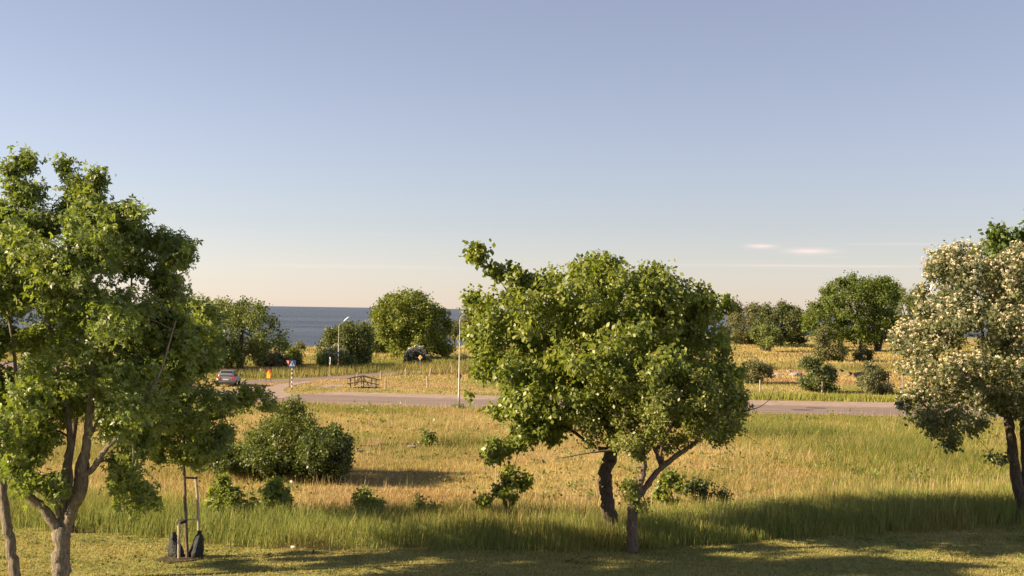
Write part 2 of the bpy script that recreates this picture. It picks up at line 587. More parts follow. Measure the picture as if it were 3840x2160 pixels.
lawn_poly = [(-60, -30), (70, -30), (70, float(LAWN_EDGE[-1, 1]))] + [tuple(p) for p in LAWN_EDGE[::-1]] + [(-60, float(LAWN_EDGE[0, 1]))]
sheet('lawn', lawn_poly, 0.006, ground_mat('lawn_turf', attr=False, c=(0.25, 0.23, 0.08), scale=1.1, contrast=0.35), 'mown lawn in the foreground crossed by tree shadows')
sheet('road', road_near, 0.02, ASPHALT, 'pinkish grey asphalt road crossing the meadow with a side turning')
sheet('side_road', road_far, 0.014, ASPHALT, 'narrow asphalt side road climbing away to the right')
sheet('path', path_poly, 0.030, GRAVEL, 'pale path curving off the road beside the crossing signs')
sheet('gravel_shoulder', shoulder, 0.010, GRAVEL, 'gravel shoulder along the far side of the near road')
sheet('worn_path', hollow_path, 0.008, GRAVEL, 'worn bare patch of path left of the wooden footbridge')

# worn dashes of an edge line between asphalt and shoulder, and two manhole patches
mb = MB()
edge_a, edge_b = np.array([-16.0, 107.4]), np.array([-4, 104.8])
segs = [(np.array([-16.0, 107.5]), np.array([-4.0, 105.05])), (np.array([-4.0, 105.05]), np.array([24.0, 103.05])), (np.array([24.0, 103.05]), np.array([70.0, 101.7]))]
for a, b in segs:
    L = np.linalg.norm(b - a); u = (b - a) / L
    for s in np.arange(0, L - 0.6, 1.1):
        if rng.random() < 0.75:
            p, q = a + u * s, a + u * (s + 0.5)
            w = np.array([-u[1], u[0]]) * 0.07
            mb.add([(*(p - w), .0245), (*(q - w), .0245), (*(q + w), .0245), (*(p + w), .0245)], [(0, 1, 2, 3)])
tag(mb.build('edge_line', paint_mat('worn_white', (0.42, 0.36, 0.32), rough=0.9)), 'worn dashed edge line on the near road', kind='structure')
for k, (px, py, sx) in enumerate([(3010, 1538, 0.9), (3062, 1531, 0.9)]):
    p = gp(px, py)
    pg = [(p[0] + sx * math.cos(t), p[1] + 0.55 * math.sin(t)) for t in np.linspace(0, 2 * math.pi, 18, endpoint=False)]
    o = sheet('asphalt_patch', pg, 0.0245, rough_mat('tar%d' % k, (0.05, 0.045, 0.04), (0.09, 0.08, 0.07), scale=3, bump=0.1),
              ['dark tar patch on the road nearer the pear tree', 'dark tar patch on the road nearer the flowering tree'][k])

# sea
m, n, l, out = new_mat('sea_water')
p = n.new('ShaderNodeBsdfPrincipled')
p.inputs['Base Color'].default_value = (0.06, 0.066, 0.076, 1)
p.inputs['Roughness'].default_value = 0.36
p.inputs['Specular IOR Level'].default_value = 0.5
geo = n.new('ShaderNodeNewGeometry')
mp = n.new('ShaderNodeMapping'); mp.inputs['Scale'].default_value = (0.05, 0.16, 0.1)
l.new(geo.outputs['Position'], mp.inputs[0])
wv = n.new('ShaderNodeTexNoise'); wv.inputs['Scale'].default_value = 1.0; wv.inputs['Detail'].default_value = 9; wv.inputs['Roughness'].default_value = 0.65
l.new(mp.outputs[0], wv.inputs['Vector'])
bp = n.new('ShaderNodeBump'); bp.inputs['Strength'].default_value = 1.0; bp.inputs['Distance'].default_value = 3.0
l.new(wv.outputs[0], bp.inputs['Height']); l.new(bp.outputs[0], p.inputs['Normal'])
mp2 = n.new('ShaderNodeMapping'); mp2.inputs['Scale'].default_value = (0.0012, 0.006, 0.01)
l.new(geo.outputs['Position'], mp2.inputs[0])
n2 = n.new('ShaderNodeTexNoise'); n2.inputs['Scale'].default_value = 1.0; n2.inputs['Detail'].default_value = 7; n2.inputs['Roughness'].default_value = 0.6
l.new(mp2.outputs[0], n2.inputs['Vector'])
rp = n.new('ShaderNodeValToRGB')
rp.color_ramp.elements[0].position = 0.38; rp.color_ramp.elements[0].color = (0.035, 0.044, 0.058, 1)
rp.color_ramp.elements[1].position = 0.64; rp.color_ramp.elements[1].color = (0.085, 0.105, 0.125, 1)
l.new(n2.outputs[0], rp.inputs[0]); l.new(rp.outputs[0], p.inputs['Base Color'])
l.new(p.outputs[0], out.inputs[0])
SEA = m
sheet('sea', [(-60000, 180), (60000, 180), (60000, 60000), (-60000, 60000)], -4.0, SEA, 'grey blue open sea beyond the meadow')


# ------------------------------------------------------------------ grass
def blades(name, base, h, w, lean, col, label, mat=None, two=False, tipcol=None):
    n_ = len(base)
    yaw = rng.uniform(0, 2 * np.pi, n_)
    side = np.stack([np.cos(yaw), np.sin(yaw), np.zeros(n_)], 1) * (w / 2)[:, None]
    la = rng.uniform(0, 2 * np.pi, n_)
    top = base + np.stack([np.cos(la) * lean * h + 0.04 * h, np.sin(la) * lean * h, h], 1)
    if two:
        mid = base + (top - base) * 0.55
        mid[:, :2] -= (top - base)[:, :2] * 0.22
        v = np.stack([base - side, base + side, mid - side * 0.8, mid + side * 0.8, top], 1).reshape(-1, 3)
        o = np.arange(n_)[:, None] * 5
        f = np.concatenate([o + [0, 1, 3], o + [0, 3, 2], o + [2, 3, 4]], 0)
        c = np.repeat(col, 5, 0)
        if tipcol is not None:
            c.reshape(n_, 5, 3)[:, 4] = tipcol
    else:
        v = np.stack([base - side, base + side, top], 1).reshape(-1, 3)
        f = np.arange(n_ * 3).reshape(-1, 3)
        c = np.repeat(col, 3, 0)
        if tipcol is not None:
            c.reshape(n_, 3, 3)[:, 2] = tipcol
    return tag(mesh_np(name, v, f, mat or MAT_GRASS, col=c), label, 'grass', kind='stuff')


def scatter(n_, y0, y1, half=0.425, pad=4.0, pw=1.0):
    y = y0 + (y1 - y0) * rng.random(n_) ** pw
    x = rng.uniform(-1, 1, n_) * (half * y + pad)
    return x, y


def jit(col, s):
    return np.clip(col * (1 + rng.normal(0, s, (len(col), 1))) * (1 + rng.normal(0, s * .35, (len(col), 3))), 0.004, 0.9)


# lawn
x, y = scatter(140000, 33.5, 50)
k = (y < lawn_edge_y(x) + 0.1)
x, y = x[k], y[k]
g = np.clip((fbm(x / 3.0, y / 3.0, 77) - 0.3) * 2.0, 0, 1)[:, None]
c = np.array([0.33, 0.28, 0.10]) * (1 - g) + np.array([0.20, 0.23, 0.06]) * g
nn = len(x)
blades('lawn_grass', np.stack([x, y, np.full(nn, 0.0)], 1), rng.uniform(.035, .085, nn), rng.uniform(.025, .05, nn), rng.uniform(.2, .9, nn), jit(c, .2),
       'short mown grass covering the foreground lawn')

# tall strip behind the lawn
x, y = scatter(190000, 36, 58)
le = lawn_edge_y(x)
depth = y - le
edge_wob = 0.9 * (fbm(x / 0.7, x * 0, 5, 3) - 0.5) - 0.5 * (rng.random(len(x)) < 0.04)
wid = 6.4 + 2.0 * (fbm(x / 4.0, y / 9, 15, 2) - 0.5) + np.clip((x - 4) / 10, 0, 1) * 1.5
k = (depth > edge_wob) & (depth < wid) & (rng.random(len(x)) < np.clip((wid - depth) / 2.0, 0.12, 1))
x, y, depth, wid = x[k], y[k], depth[k], wid[k]
nn = len(x)
hh = (0.42 + 0.42 * np.clip(depth / 0.9, 0, 1)) * np.clip((wid - depth) / 2.2 + 0.45, 0.45, 1) * (0.75 + 0.5 * fbm(x / 1.7, y / 1.7, 55, 3)) * rng.uniform(.7, 1.15, nn)
dryk = np.clip((fbm(x / 3.1, y / 2.0, 91, 3) - 0.45) * 2.2 + np.clip(depth / wid - 0.6, 0, 1) * 1.2, 0, 0.9)[:, None] * rng.uniform(0.3, 1, (nn, 1))
c = np.array([0.235, 0.265, 0.078]) * (1 - dryk) + np.array([0.34, 0.27, 0.09]) * dryk
blades('tall_grass', np.stack([x, y, np.full(nn, 0.0)], 1), hh, rng.uniform(.009, .021, nn), rng.uniform(.05, .5, nn), jit(c, .2),
       'uncut tall green grass strip behind the lawn', two=True)
# pale seed stalks standing out of it
x, y = scatter(9000, 37, 56)
le = lawn_edge_y(x); depth = y - le
k = (depth > 0.8) & (depth < 8.5) & (rng.random(len(x)) < np.clip(fbm(x / 2.5, y / 2.5, 17, 3) * 2.2 - 0.55, 0.05, 1) * np.clip(0.35 + (x + 2) / 10, 0.25, 1))
x, y = x[k], y[k]; nn = len(x)
blades('seed_stalks', np.stack([x, y, np.full(nn, 0.0)], 1), rng.uniform(.75, 1.25, nn), rng.uniform(.010, .02, nn), rng.uniform(.03, .22, nn),
       jit(np.tile(np.array([0.50, 0.40, 0.22]), (nn, 1)), .15), 'pale dry seed stalks standing out of the tall grass', two=True)

# meadow up to the near road
x, y = scatter(355000, 43, 98)
k = (y > lawn_edge_y(x) + 3.0) & ~on_hard(x, y)
x, y = x[k], y[k]; nn = len(x)
g = greenness(x, y)
rush = blob(x, y, -2.3, 70.5, 3.2, 1.6) + 1.25 * blob(x, y, 16.3, 77.5, 4.2, 1.8) + 0.6 * blob(x, y, -13, 56, 5, 2) + 0.7 * blob(x, y, 22, 70, 5, 7)
hh = (0.10 + 0.20 * fbm(x / 3, y / 3, 61, 3) ** 1.5 + 0.10 * g + 0.75 * np.clip(rush, 0, 1)) * rng.uniform(.6, 1.3, nn)
c = meadow_colour(x, y)
rk = np.clip(rush, 0, 1)[:, None] * 0.8
c = c * (1 - rk) + np.array([0.12, 0.165, 0.045]) * rk
c = jit(c, .13)
sel = rng.random(nn) < 0.10
c[sel] = jit(np.tile(STRAW, (sel.sum(), 1)), .12)
sel = rng.random(nn) < 0.06
c[sel] = jit(np.tile(GREEN * 0.9, (sel.sum(), 1)), .2)
blades('meadow_grass', np.stack([x, y, terrain_z(x, y) - 0.01], 1), hh, rng.uniform(.016, .036, nn), rng.uniform(.15, .9, nn), c,
       'golden dry meadow grass between tall strip and road')

# pale flower stalks through the meadow and low broad-leaved weeds
x, y = scatter(26000, 46, 97)
k = (y > lawn_edge_y(x) + 5) & ~on_hard(x, y) & (fbm(x / 4, y / 4, 201, 3) + rng.normal(0, .08, len(x)) > 0.52)
x, y = x[k], y[k]; nn = len(x)
blades('meadow_stalks', np.stack([x, y, terrain_z(x, y)], 1), rng.uniform(.35, .7, nn), rng.uniform(.012, .024, nn), rng.uniform(.05, .35, nn),
       jit(np.tile(np.array([0.48, 0.38, 0.22]), (nn, 1)), .15), 'thin pale flowering stalks scattered through the meadow')

# verges and fields beyond the near road
x, y = scatter(150000, 104, 185, pw=0.9)
k = ~on_hard(x, y)
x, y = x[k], y[k]; nn = len(x)
hp = np.array(road_far)
dr = dist_edge(road_far, x, y)
far_side = (y > np.interp(x, [-26, 8, 60], [131, 154, 176])) & (dr < 7)
verge = ((y > 109) & (y < 114.5) & (x > -4)) * np.clip((x + 4) / 14, 0, 1)
hh = (0.07 + 0.10 * fbm(x / 5, y / 5, 64, 3) + 0.10 * np.clip((y - 125) / 20, 0, 1)) * rng.uniform(.6, 1.3, nn)
hh = np.where(far_side, rng.uniform(.45, 1.05, nn), hh)
hh = np.where(verge > 0, np.maximum(hh, rng.uniform(.3, .8, nn) * verge), hh)
c = meadow_colour(x, y)
vg = np.clip(verge, 0, 1)[:, None] * 0.85
c = c * (1 - vg) + np.array([0.19, 0.22, 0.035]) * vg
fs_ = (far_side * 0.7)[:, None]
c = c * (1 - fs_) + np.array([0.21, 0.20, 0.065]) * fs_
blades('verge_grass', np.stack([x, y, np.zeros(nn)], 1), hh, rng.uniform(.05, .11, nn), rng.uniform(.1, .5, nn), jit(c, .2),
       'rough verge and field grass beyond the near road')
x, y = scatter(110000, 180, 345, pw=0.85)
k = (y < coast_y(x) - 1) & ~on_hard(x, y)
x, y = x[k], y[k]; nn = len(x)
blades('field_grass', np.stack([x, y, terrain_z(x, y)], 1), rng.uniform(.15, .5, nn), rng.uniform(.12, .25, nn), rng.uniform(.1, .5, nn), jit(meadow_colour(x, y), .18),
       'distant pasture grass between the far trees')


# ------------------------------------------------------------------ foliage
def leaf_geometry(pos, axis, nrm, size, col, kind):
    nrm = unit(nrm - (nrm * axis).sum(1, keepdims=True) * axis)
    side = np.cross(axis, nrm)
    n_ = len(pos)
    s = size[:, None]
    if kind == 'maple':
        vs, fs, cs = [], [], []
        for a, L in ((-1.05, 0.8), (0, 1.0), (1.05, 0.8)):
            ax = axis * math.cos(a) + side * math.sin(a)
            sd = -axis * math.sin(a) + side * math.cos(a)
            tip = pos + ax * s * L - nrm * s * 0.14
            mid = pos + ax * s * L * 0.5
            v = np.stack([pos, mid + sd * s * 0.20 - nrm * s * 0.05, tip, mid - sd * s * 0.20 - nrm * s * 0.05], 1)
            vs.append(v)
        v = np.concatenate(vs, 1).reshape(-1, 3)
        o = np.arange(n_)[:, None] * 12
        f = np.concatenate([o + np.array(q) for b in (0, 4, 8) for q in ([b, b + 1, b + 2], [b, b + 2, b + 3])], 0)
        return v, f, np.repeat(col, 12, 0)
    wdt = {'ovate': 0.34, 'broad': 0.46, 'narrow': 0.24}[kind]
    mid = pos + axis * s * 0.48
    tip = pos + axis * s - nrm * s * 0.16
    v = np.stack([pos, mid + side * s * wdt - nrm * s * 0.10, tip, mid - side * s * wdt - nrm * s * 0.10], 1).reshape(-1, 3)
    o = np.arange(n_)[:, None] * 4
    f = np.concatenate([o + [0, 1, 2], o + [0, 2, 3]], 0)
    return v, f, np.repeat(col, 4, 0)


def crown_points(outline, dist, thick, n_sprigs, seed, gap=0.40, freq=0.9, shell=0.5, shift=0.0, lump=1.1, rc=0.42, per=20):
    """leafy sprigs gathered in clumps through a crown whose face-on outline, distance and depth are known"""
    r = np.random.default_rng(seed)
    poly = np.array(outline, float)
    S = F / dist
    lo, hi = poly.min(0), poly.max(0)
    halfw = 0.5 * min(hi[0] - lo[0], hi[1] - lo[1])
    n_c = max(6, int(n_sprigs / per))
    got, tot = [], 0
    for _ in range(80):
        m_ = n_c * 4 + 50
        x = r.uniform(lo[0], hi[0], m_); y = r.uniform(lo[1], hi[1], m_)
        k = pip(poly, x, y)
        x, y = x[k], y[k]
        de = dist_edge(poly, x, y)
        k = (de / S > rc * 0.5) | (r.random(len(x)) < 0.7)
        x, y, de = x[k], y[k], de[k]
        q = np.clip(de / halfw, 0, 1)
        T = thick * np.sqrt(np.clip(1 - (1 - q) ** 2, 0.02, 1))
        T = T * (0.6 + 0.8 * vnoise(x / S / lump, y / S / lump, seed + 3))
        w = r.uniform(-1, 1, len(x))
        depth = w * T
        inner = q * (1 - np.abs(w))
        ok = r.random(len(x)) > shell * np.clip(inner * 1.6, 0, 1)
        ok &= r.random(len(x)) < T / thick + 0.30
        x, y, depth, de = x[ok], y[ok], depth[ok], de[ok]
        if not len(x):
            continue
        P = np.array([pt(a, b, dist + shift + c_) for a, b, c_ in zip(x, y, depth)])
        k = noise3(P * freq, seed) > np.where(de / S < rc, gap - 0.12, gap) + r.normal(0, 0.03, len(P))
        got.append(np.column_stack([P, de / S])[k]); tot += k.sum()
        if tot >= n_c:
            break
    C = np.concatenate(got)[:n_c]
    ci = r.integers(0, len(C), n_sprigs)
    d = unit(r.normal(0, 1, (n_sprigs, 3))) * r.random((n_sprigs, 1)) ** 0.5
    rad = rc * np.clip(C[ci, 3] / rc, 0.5, 1.25) * np.random.default_rng(seed + 8).uniform(.75, 1.3, len(C))[ci]
    off = d * rad[:, None] * np.array([1.1, 1.1, 0.8])
    P = C[ci, :3] + off
    tone = r.normal(0, 0.13, len(C))[ci]
    rel = P - np.array([0, 0, H])
    zc = rel @ fw
    qx, qy = 1920 + F * (rel @ rt) / zc, 1080 - F * (rel @ up) / zc
    ins = pip(poly, qx, qy) | ((r.random(n_sprigs) < 0.25) & (dist_edge(poly, qx, qy) / S < 0.10))
    return np.column_stack([P, np.full(n_sprigs, 9.0), unit(off + 1e-6), tone])[ins]


def foliage(P, centre, n_leaf, sprig_len, spread, size, pal, kind, seed, droop=0.5, upness=0.5, mat=None, twist=0.6, edge=None, cdir=None, tone=None):
    r = np.random.default_rng(seed + 1)
    n_ = len(P)
    near = np.clip(edge / (sprig_len * 1.1) + 0.30, 0.30, 1)[:, None]
    out_ = unit(unit(P - centre) * 0.55 + cdir * 0.75)
    s = unit(out_ * 0.8 + np.array([0, 0, upness]) + r.normal(0, 0.45, (n_, 3)))
    t = r.random((n_, n_leaf))
    ln = sprig_len * near * r.uniform(0.6, 1.3, (n_, 1))
    pos = P[:, None] + s[:, None] * ((t - 0.35) * ln)[..., None] + r.normal(0, spread, (n_, n_leaf, 3)) * np.sqrt(near)[..., None]
    rad = r.normal(0, 1, (n_, n_leaf, 3))
    ax = unit(rad * twist + s[:, None] * 0.45 + np.array([0, 0, -droop]))
    nr = unit(np.array([0, 0, 0.45]) + out_[:, None] * 0.7 + r.normal(0, 0.6, (n_, n_leaf, 3)))
    mixc = np.clip(r.normal(0.5, 0.15, (n_, 1)) + tone[:, None] + r.normal(0, 0.22, (n_, n_leaf)), 0, 1)[..., None]
    c = (np.array(pal[0]) * (1 - mixc) + np.array(pal[1]) * mixc) * 1.12
    sz = size * r.uniform(0.45, 1.35, (n_, n_leaf))
    sh = lambda a: a.reshape(-1, a.shape[-1])
    return leaf_geometry(sh(pos), sh(ax), sh(nr), sz.ravel(), sh(c), kind), s


def limb_tube(pts, rad, n, seed, rough=0.06):
    r = np.random.default_rng(seed)
    P = catmull(pts, 6)
    rr = np.interp(np.linspace(0, len(pts) - 1, len(P)), np.arange(len(pts)), rad)
    rr = rr * (1 + r.normal(0, rough, len(P)))
    P = P + r.normal(0, 0.10, P.shape) * rr[:, None]
    vs, fs = tube_arrays(P, rr, n)
    vs = vs + (vs - np.repeat(P, n, 0)) * r.normal(0, rough * 0.8, (len(vs), 1)) * 1.15
    return vs, fs, P, rr


def join_tubes(lst):
    off, V, Fc = 0, [], []
    for vs, fs in lst:
        V.append(vs); Fc.append(fs + off); off += len(vs)
    return np.concatenate(V), np.concatenate(Fc)


def grow_branches(nodes, node_r, targets, r, thin=0.012, sides=5):
    """joins every target to the nearest wood below it, by a sagging branch"""
    nodes = [np.asarray(q) for q in nodes]; node_r = list(node_r)
    tubes = []
    N = np.array(nodes); Rr = np.array(node_r)
    d0 = np.array([np.min(np.linalg.norm(N - t, axis=1)) for t in targets])
    for t in np.asarray(targets)[np.argsort(d0)]:
        dd = np.linalg.norm(N - t, axis=1) + np.clip(N[:, 2] - t[2], 0, None) * 1.2
        i = int(np.argmin(dd))
        a = N[i]
        L = np.linalg.norm(t - a)
        if L < 0.05:
            continue
        mid = (a + t) / 2 + np.array([r.normal(0, .08) * L, r.normal(0, .08) * L, (0.10 + r.normal(0, .06)) * L])
        pts = catmull([a, mid, t], 4)
        r0 = min(Rr[i] * 0.62, 0.012 + 0.022 * L + thin)
        rr = np.linspace(max(r0, thin), thin * 0.55, len(pts))
        tubes.append(tube_arrays(pts, rr, sides))
        N = np.vstack([N, pts[1:]]); Rr = np.concatenate([Rr, rr[1:]])
    return tubes


def tree(name, label, cat, base, limbs, crowns, dist, bark, leaf_kind='ovate', leaf=0.12, n_leaf=16, pal=((0.05, 0.09, 0.02), (0.10, 0.15, 0.03)),
         sprig=0.35, spread=0.09, droop=0.5, upness=0.5, seed=1, targets=60, group=None, far=False, gap=0.40, freq=0.9, shell=0.5, twigs=True,
         blossom=None, mat=None, extra=None, sides=10, twist=0.6, clump=None, per=13):
    """limbs: lists of (px, py, depth offset, radius); crowns: (outline, thickness, sprig count, depth shift)"""
    r = np.random.default_rng(seed)
    base = np.asarray(base, float)
    root = thing(name, label, cat, base, group=group)
    allP = []
    for ci, (outl, thick, cnt, shift) in enumerate(crowns):
        allP.append(crown_points(outl, dist, thick, cnt, seed * 17 + ci, gap, freq, shell, shift, lump=1.1 if not far else max(1.1, thick * .3), rc=clump or ((.17 if thick <= 1.0 else max(.26, min(.38, thick * .12))) if not far else max(.36, thick * .13)), per=min(per, max(3, cnt // 14))))
    P4 = np.concatenate(allP); P, edge, cdir, tone = P4[:, :3], P4[:, 3], P4[:, 4:7], P4[:, 7]
    centre = P.mean(0) - np.array([0, 0, 0.15 * (P[:, 2].max() - P[:, 2].min())])
    tubes, nodes, nr = [], [], []
    if limbs is None:                    # shrubs: a handful of stems from one foot
        ns = 5
        for q in range(ns):
            tp = P[r.integers(len(P))]
            b0 = base + np.array([r.normal(0, .12), r.normal(0, .12), -0.05])
            m_ = b0 * 0.45 + tp * 0.55 + r.normal(0, .08, 3)
            rr0 = 0.02 + 0.006 * np.linalg.norm(tp - b0)
            vs, fs, Pn, rr = limb_tube([b0, m_, tp], [rr0, rr0 * .7, rr0 * .3], 6, seed + q)
            tubes.append((vs, fs)); nodes += list(Pn); nr += list(rr)
    else:
        for li, lb in enumerate(limbs):
            pts = [pt(a, b, dist + c_) for a, b, c_, _ in lb]
            vs, fs, Pn, rr = limb_tube(pts, [q[3] for q in lb], sides, seed * 31 + li)
            tubes.append((vs, fs)); nodes += list(Pn); nr += list(rr)
    V, Fc = join_tubes(tubes)
    mesh_np('trunk' if limbs is not None else 'stems', V, Fc, bark, root, smooth=True, origin=base)
    if targets:
        tg = P[r.choice(len(P), min(targets, len(P)), replace=False)]
        bt = grow_branches(nodes, nr, tg, r, thin=0.02 if far else 0.012)
        if extra:
            for lb in extra:
                pts = [pt(a, b, dist + c_) for a, b, c_, _ in lb]
                vs, fs, _, _ = limb_tube(pts, [q[3] for q in lb], 5, seed + 77)
                bt.append((vs, fs))
        if bt:
            V, Fc = join_tubes(bt)
            mesh_np('branches', V, Fc, bark if far else TWIG, root, smooth=True, origin=base)['kind'] = 'stuff'
    (v, f, c), s = foliage(P, centre, n_leaf, sprig, spread, leaf, pal, leaf_kind, seed * 7, droop, upness, twist=twist, edge=edge, cdir=cdir, tone=tone)
    o = mesh_np('crown', v, f, mat or (MAT_LEAF_FAR if far else MAT_LEAF), root, col=c, origin=base)
    o['kind'] = 'stuff'
    if blossom:
        frac, npet, rad, size, bc, zmin = blossom
        k = (r.random(len(P)) < frac * np.clip((P[:, 2] - zmin) / 1.2 + 0.12, 0.05, 1) * np.clip((noise3(P * 1.5, seed + 40) - .30) * 4.2, 0.1, 1.25))
        B = np.concatenate([P[k] + s[k] * sprig * 0.7, P[k] + s[k] * sprig * 0.35 + r.normal(0, .12, (k.sum(), 3))]) if not far else P[k] + s[k] * sprig * 0.7
        nb = len(B)
        d = unit(r.normal(0, 1, (nb, npet, 3)) + np.array([0, 0, 0.5]))
        pos = B[:, None] + d * rad * r.uniform(.6, 1.45, (nb, 1, 1)) * r.uniform(.5, 1.0, (nb, npet, 1)) * np.array([1, 1, .75])
        ax = unit(np.cross(d, r.normal(0, 1, (nb, npet, 3))))
        col_ = np.clip(np.array(bc) * (1 + r.normal(0, .10, (nb, npet, 1))), 0, .85)
        sh = lambda a: a.reshape(-1, 3)
        v, f, c = leaf_geometry(sh(pos - ax * size / 2), sh(ax), sh(d), np.full(nb * npet, size), sh(col_), 'broad')
        o = mesh_np('blossom', v, f, MAT_PETAL, root, col=c, origin=base)
        o['kind'] = 'stuff'
    return root


nw = 420
wx, wy = scatter(nw * 3, 42, 96)
kk = (wy > lawn_edge_y(wx) + 0.6) & ~on_hard(wx, wy) & (fbm(wx / 6, wy / 6, 301, 3) > 0.47)
wx, wy = wx[kk][:nw], wy[kk][:nw]
nl_ = 16
wr = rng.uniform(.12, .45, (len(wx), 1))
wp = np.stack([wx[:, None] + rng.normal(0, 1, (len(wx), nl_)) * wr, wy[:, None] + rng.normal(0, 1, (len(wx), nl_)) * wr,
               terrain_z(wx, wy)[:, None] + np.abs(rng.normal(0, 1, (len(wx), nl_))) * wr * 0.7 + .05], -1).reshape(-1, 3)
wa = unit(rng.normal(0, 1, wp.shape) + np.array([0, 0, .3]))
wv_, wf_, wc_ = leaf_geometry(wp, wa, unit(rng.normal(0, .5, wp.shape) + np.array([0, 0, .8])), rng.uniform(.08, .22, len(wp)),
                              jit(np.tile(np.array([0.13, 0.16, 0.04]), (len(wp), 1)), .25), 'ovate')
tag(mesh_np('meadow_weeds', wv_, wf_, MAT_LEAF, col=wc_), 'low broad leaved weeds dotted through the meadow', 'weeds', kind='stuff')

nw = 150
wx, wy = scatter(nw * 3, 35, 48)
kk = (wy < lawn_edge_y(wx) - 0.1) & (fbm(wx / 3, wy / 3, 311, 3) > 0.46)
wx, wy = wx[kk][:nw], wy[kk][:nw]
wr = rng.uniform(.06, .30, (len(wx), 1))
wp = np.stack([wx[:, None] + rng.normal(0, 1, (len(wx), nl_)) * wr, wy[:, None] + rng.normal(0, 1, (len(wx), nl_)) * wr,
               np.abs(rng.normal(0, .025, (len(wx), nl_))) + .03], -1).reshape(-1, 3)
wa = unit(rng.normal(0, 1, wp.shape) * np.array([1, 1, .4]))
wv_, wf_, wc_ = leaf_geometry(wp, wa, unit(rng.normal(0, .35, wp.shape) + np.array([0, 0, .9])), rng.uniform(.04, .11, len(wp)),
                              jit(np.tile(np.array([0.10, 0.14, 0.035]), (len(wp), 1)), .25), 'broad')
tag(mesh_np('lawn_weeds', wv_, wf_, MAT_LEAF, col=wc_), 'flat clover and plantain patches in the mown lawn', 'weeds', kind='stuff')

# --- near trees
MAPLE = ((0.090, 0.130, 0.042), (0.190, 0.225, 0.048))
LIME = ((0.098, 0.132, 0.028), (0.212, 0.238, 0.046))
PEAR = ((0.100, 0.125, 0.030), (0.215, 0.228, 0.062))
GREYG = ((0.085, 0.100, 0.052), (0.170, 0.180, 0.095))

maple_outline = [(40, 740), (90, 700), (150, 735), (220, 745), (290, 720), (375, 765), (420, 785),
                 (490, 765), (530, 830), (590, 885), (640, 908), (695, 903), (715, 960), (706, 1035), (650, 1045), (735, 1085), (725, 1135), (660, 1180),
                 (700, 1250), (720, 1350), (710, 1450), (650, 1530), (600, 1620), (530, 1700), (440, 1745), (360, 1715), (290, 1640), (200, 1655),
                 (120, 1740), (40, 1770), (-60, 1740), (-220, 1600), (-320, 1300), (-270, 960), (-130, 810), (0, 770)]
tree('maple_tree', 'large maple with forked pale grey trunk, leaning over the lawn at left', 'tree', pt(232, 2262, 32.4) * [1, 1, 0],
     [[(232, 2275, 0, .27), (230, 2160, 0, .225), (232, 2060, 0, .205), (234, 1975, 0, .225)],
      [(228, 2010, 0, .14), (190, 1940, -.1, .13), (135, 1885, -.2, .12), (75, 1830, -.3, .11), (35, 1760, -.3, .10), (-10, 1680, -.2, .08), (-70, 1500, 0, .05)],
      [(236, 2000, .05, .14), (238, 1900, .1, .125), (241, 1830, .2, .115), (252, 1740, .3, .10), (262, 1640, .4, .09), (245, 1480, .5, .075), (190, 1250, .5, .055), (130, 960, .4, .035), (100, 680, .3, .014)],
      [(243, 2000, 0, .15), (272, 1915, -.1, .14), (303, 1850, -.2, .13), (316, 1760, -.2, .12), (324, 1660, -.2, .11), (338, 1540, -.1, .10), (345, 1440, 0, .085), (335, 1250, .1, .06), (315, 980, .1, .035), (300, 680, 0, .012)],
      [(318, 1780, -.2, .085), (350, 1755, -.3, .08), (392, 1690, -.5, .07), (480, 1590, -.8, .055), (590, 1420, -1.0, .035), (660, 1200, -1, .02)],
      [(268, 1905, 0, .07), (285, 1815, .2, .06), (298, 1720, .4, .05), (400, 1500, .9, .04), (480, 1200, 1.0, .03), (500, 900, 1, .015)],
      [(480, 1590, -.8, .035), (500, 1690, -.75, .022), (492, 1780, -.65, .014), (480, 1840, -.6, .008)],
      [(222, 1935, -.05, .06), (208, 1880, -.2, .055), (196, 1850, -.3, .05)],
      [(-10, 1680, -.2, .07), (60, 1450, .3, .05), (20, 1100, .5, .03)]],
     [(maple_outline, 3.4, 3500, 0),
      ([(36, 612), (66, 574), (112, 576), (132, 640), (160, 740), (110, 770), (50, 770), (30, 690)], .6, 85, 0),
      ([(238, 620), (268, 592), (330, 615), (372, 665), (386, 745), (340, 800), (260, 790), (250, 700)], .7, 100, 0),
      ([(430, 800), (490, 772), (530, 835), (500, 880), (440, 860)], .5, 40, -.3),
      ([(600, 930), (640, 908), (695, 903), (715, 960), (700, 1030), (640, 1010)], .6, 50, -.3),
      ([(70, 1770), (125, 1765), (150, 1800), (120, 1850), (80, 1840)], .5, 22, -.6),
      ([(160, 1800), (215, 1790), (240, 1830), (200, 1865), (165, 1850)], .4, 16, -.6),
      ([(440, 1720), (500, 1690), (535, 1790), (560, 1850), (595, 1880), (540, 1905), (455, 1905), (400, 1865), (435, 1800)], .7, 58, -.6)],
     32.4, BARK_GREY, 'maple', .135, 20, MAPLE, sprig=.42, spread=.10, droop=.75, upness=.35, seed=3, targets=150, gap=.45, freq=.85, shell=.55, sides=14)

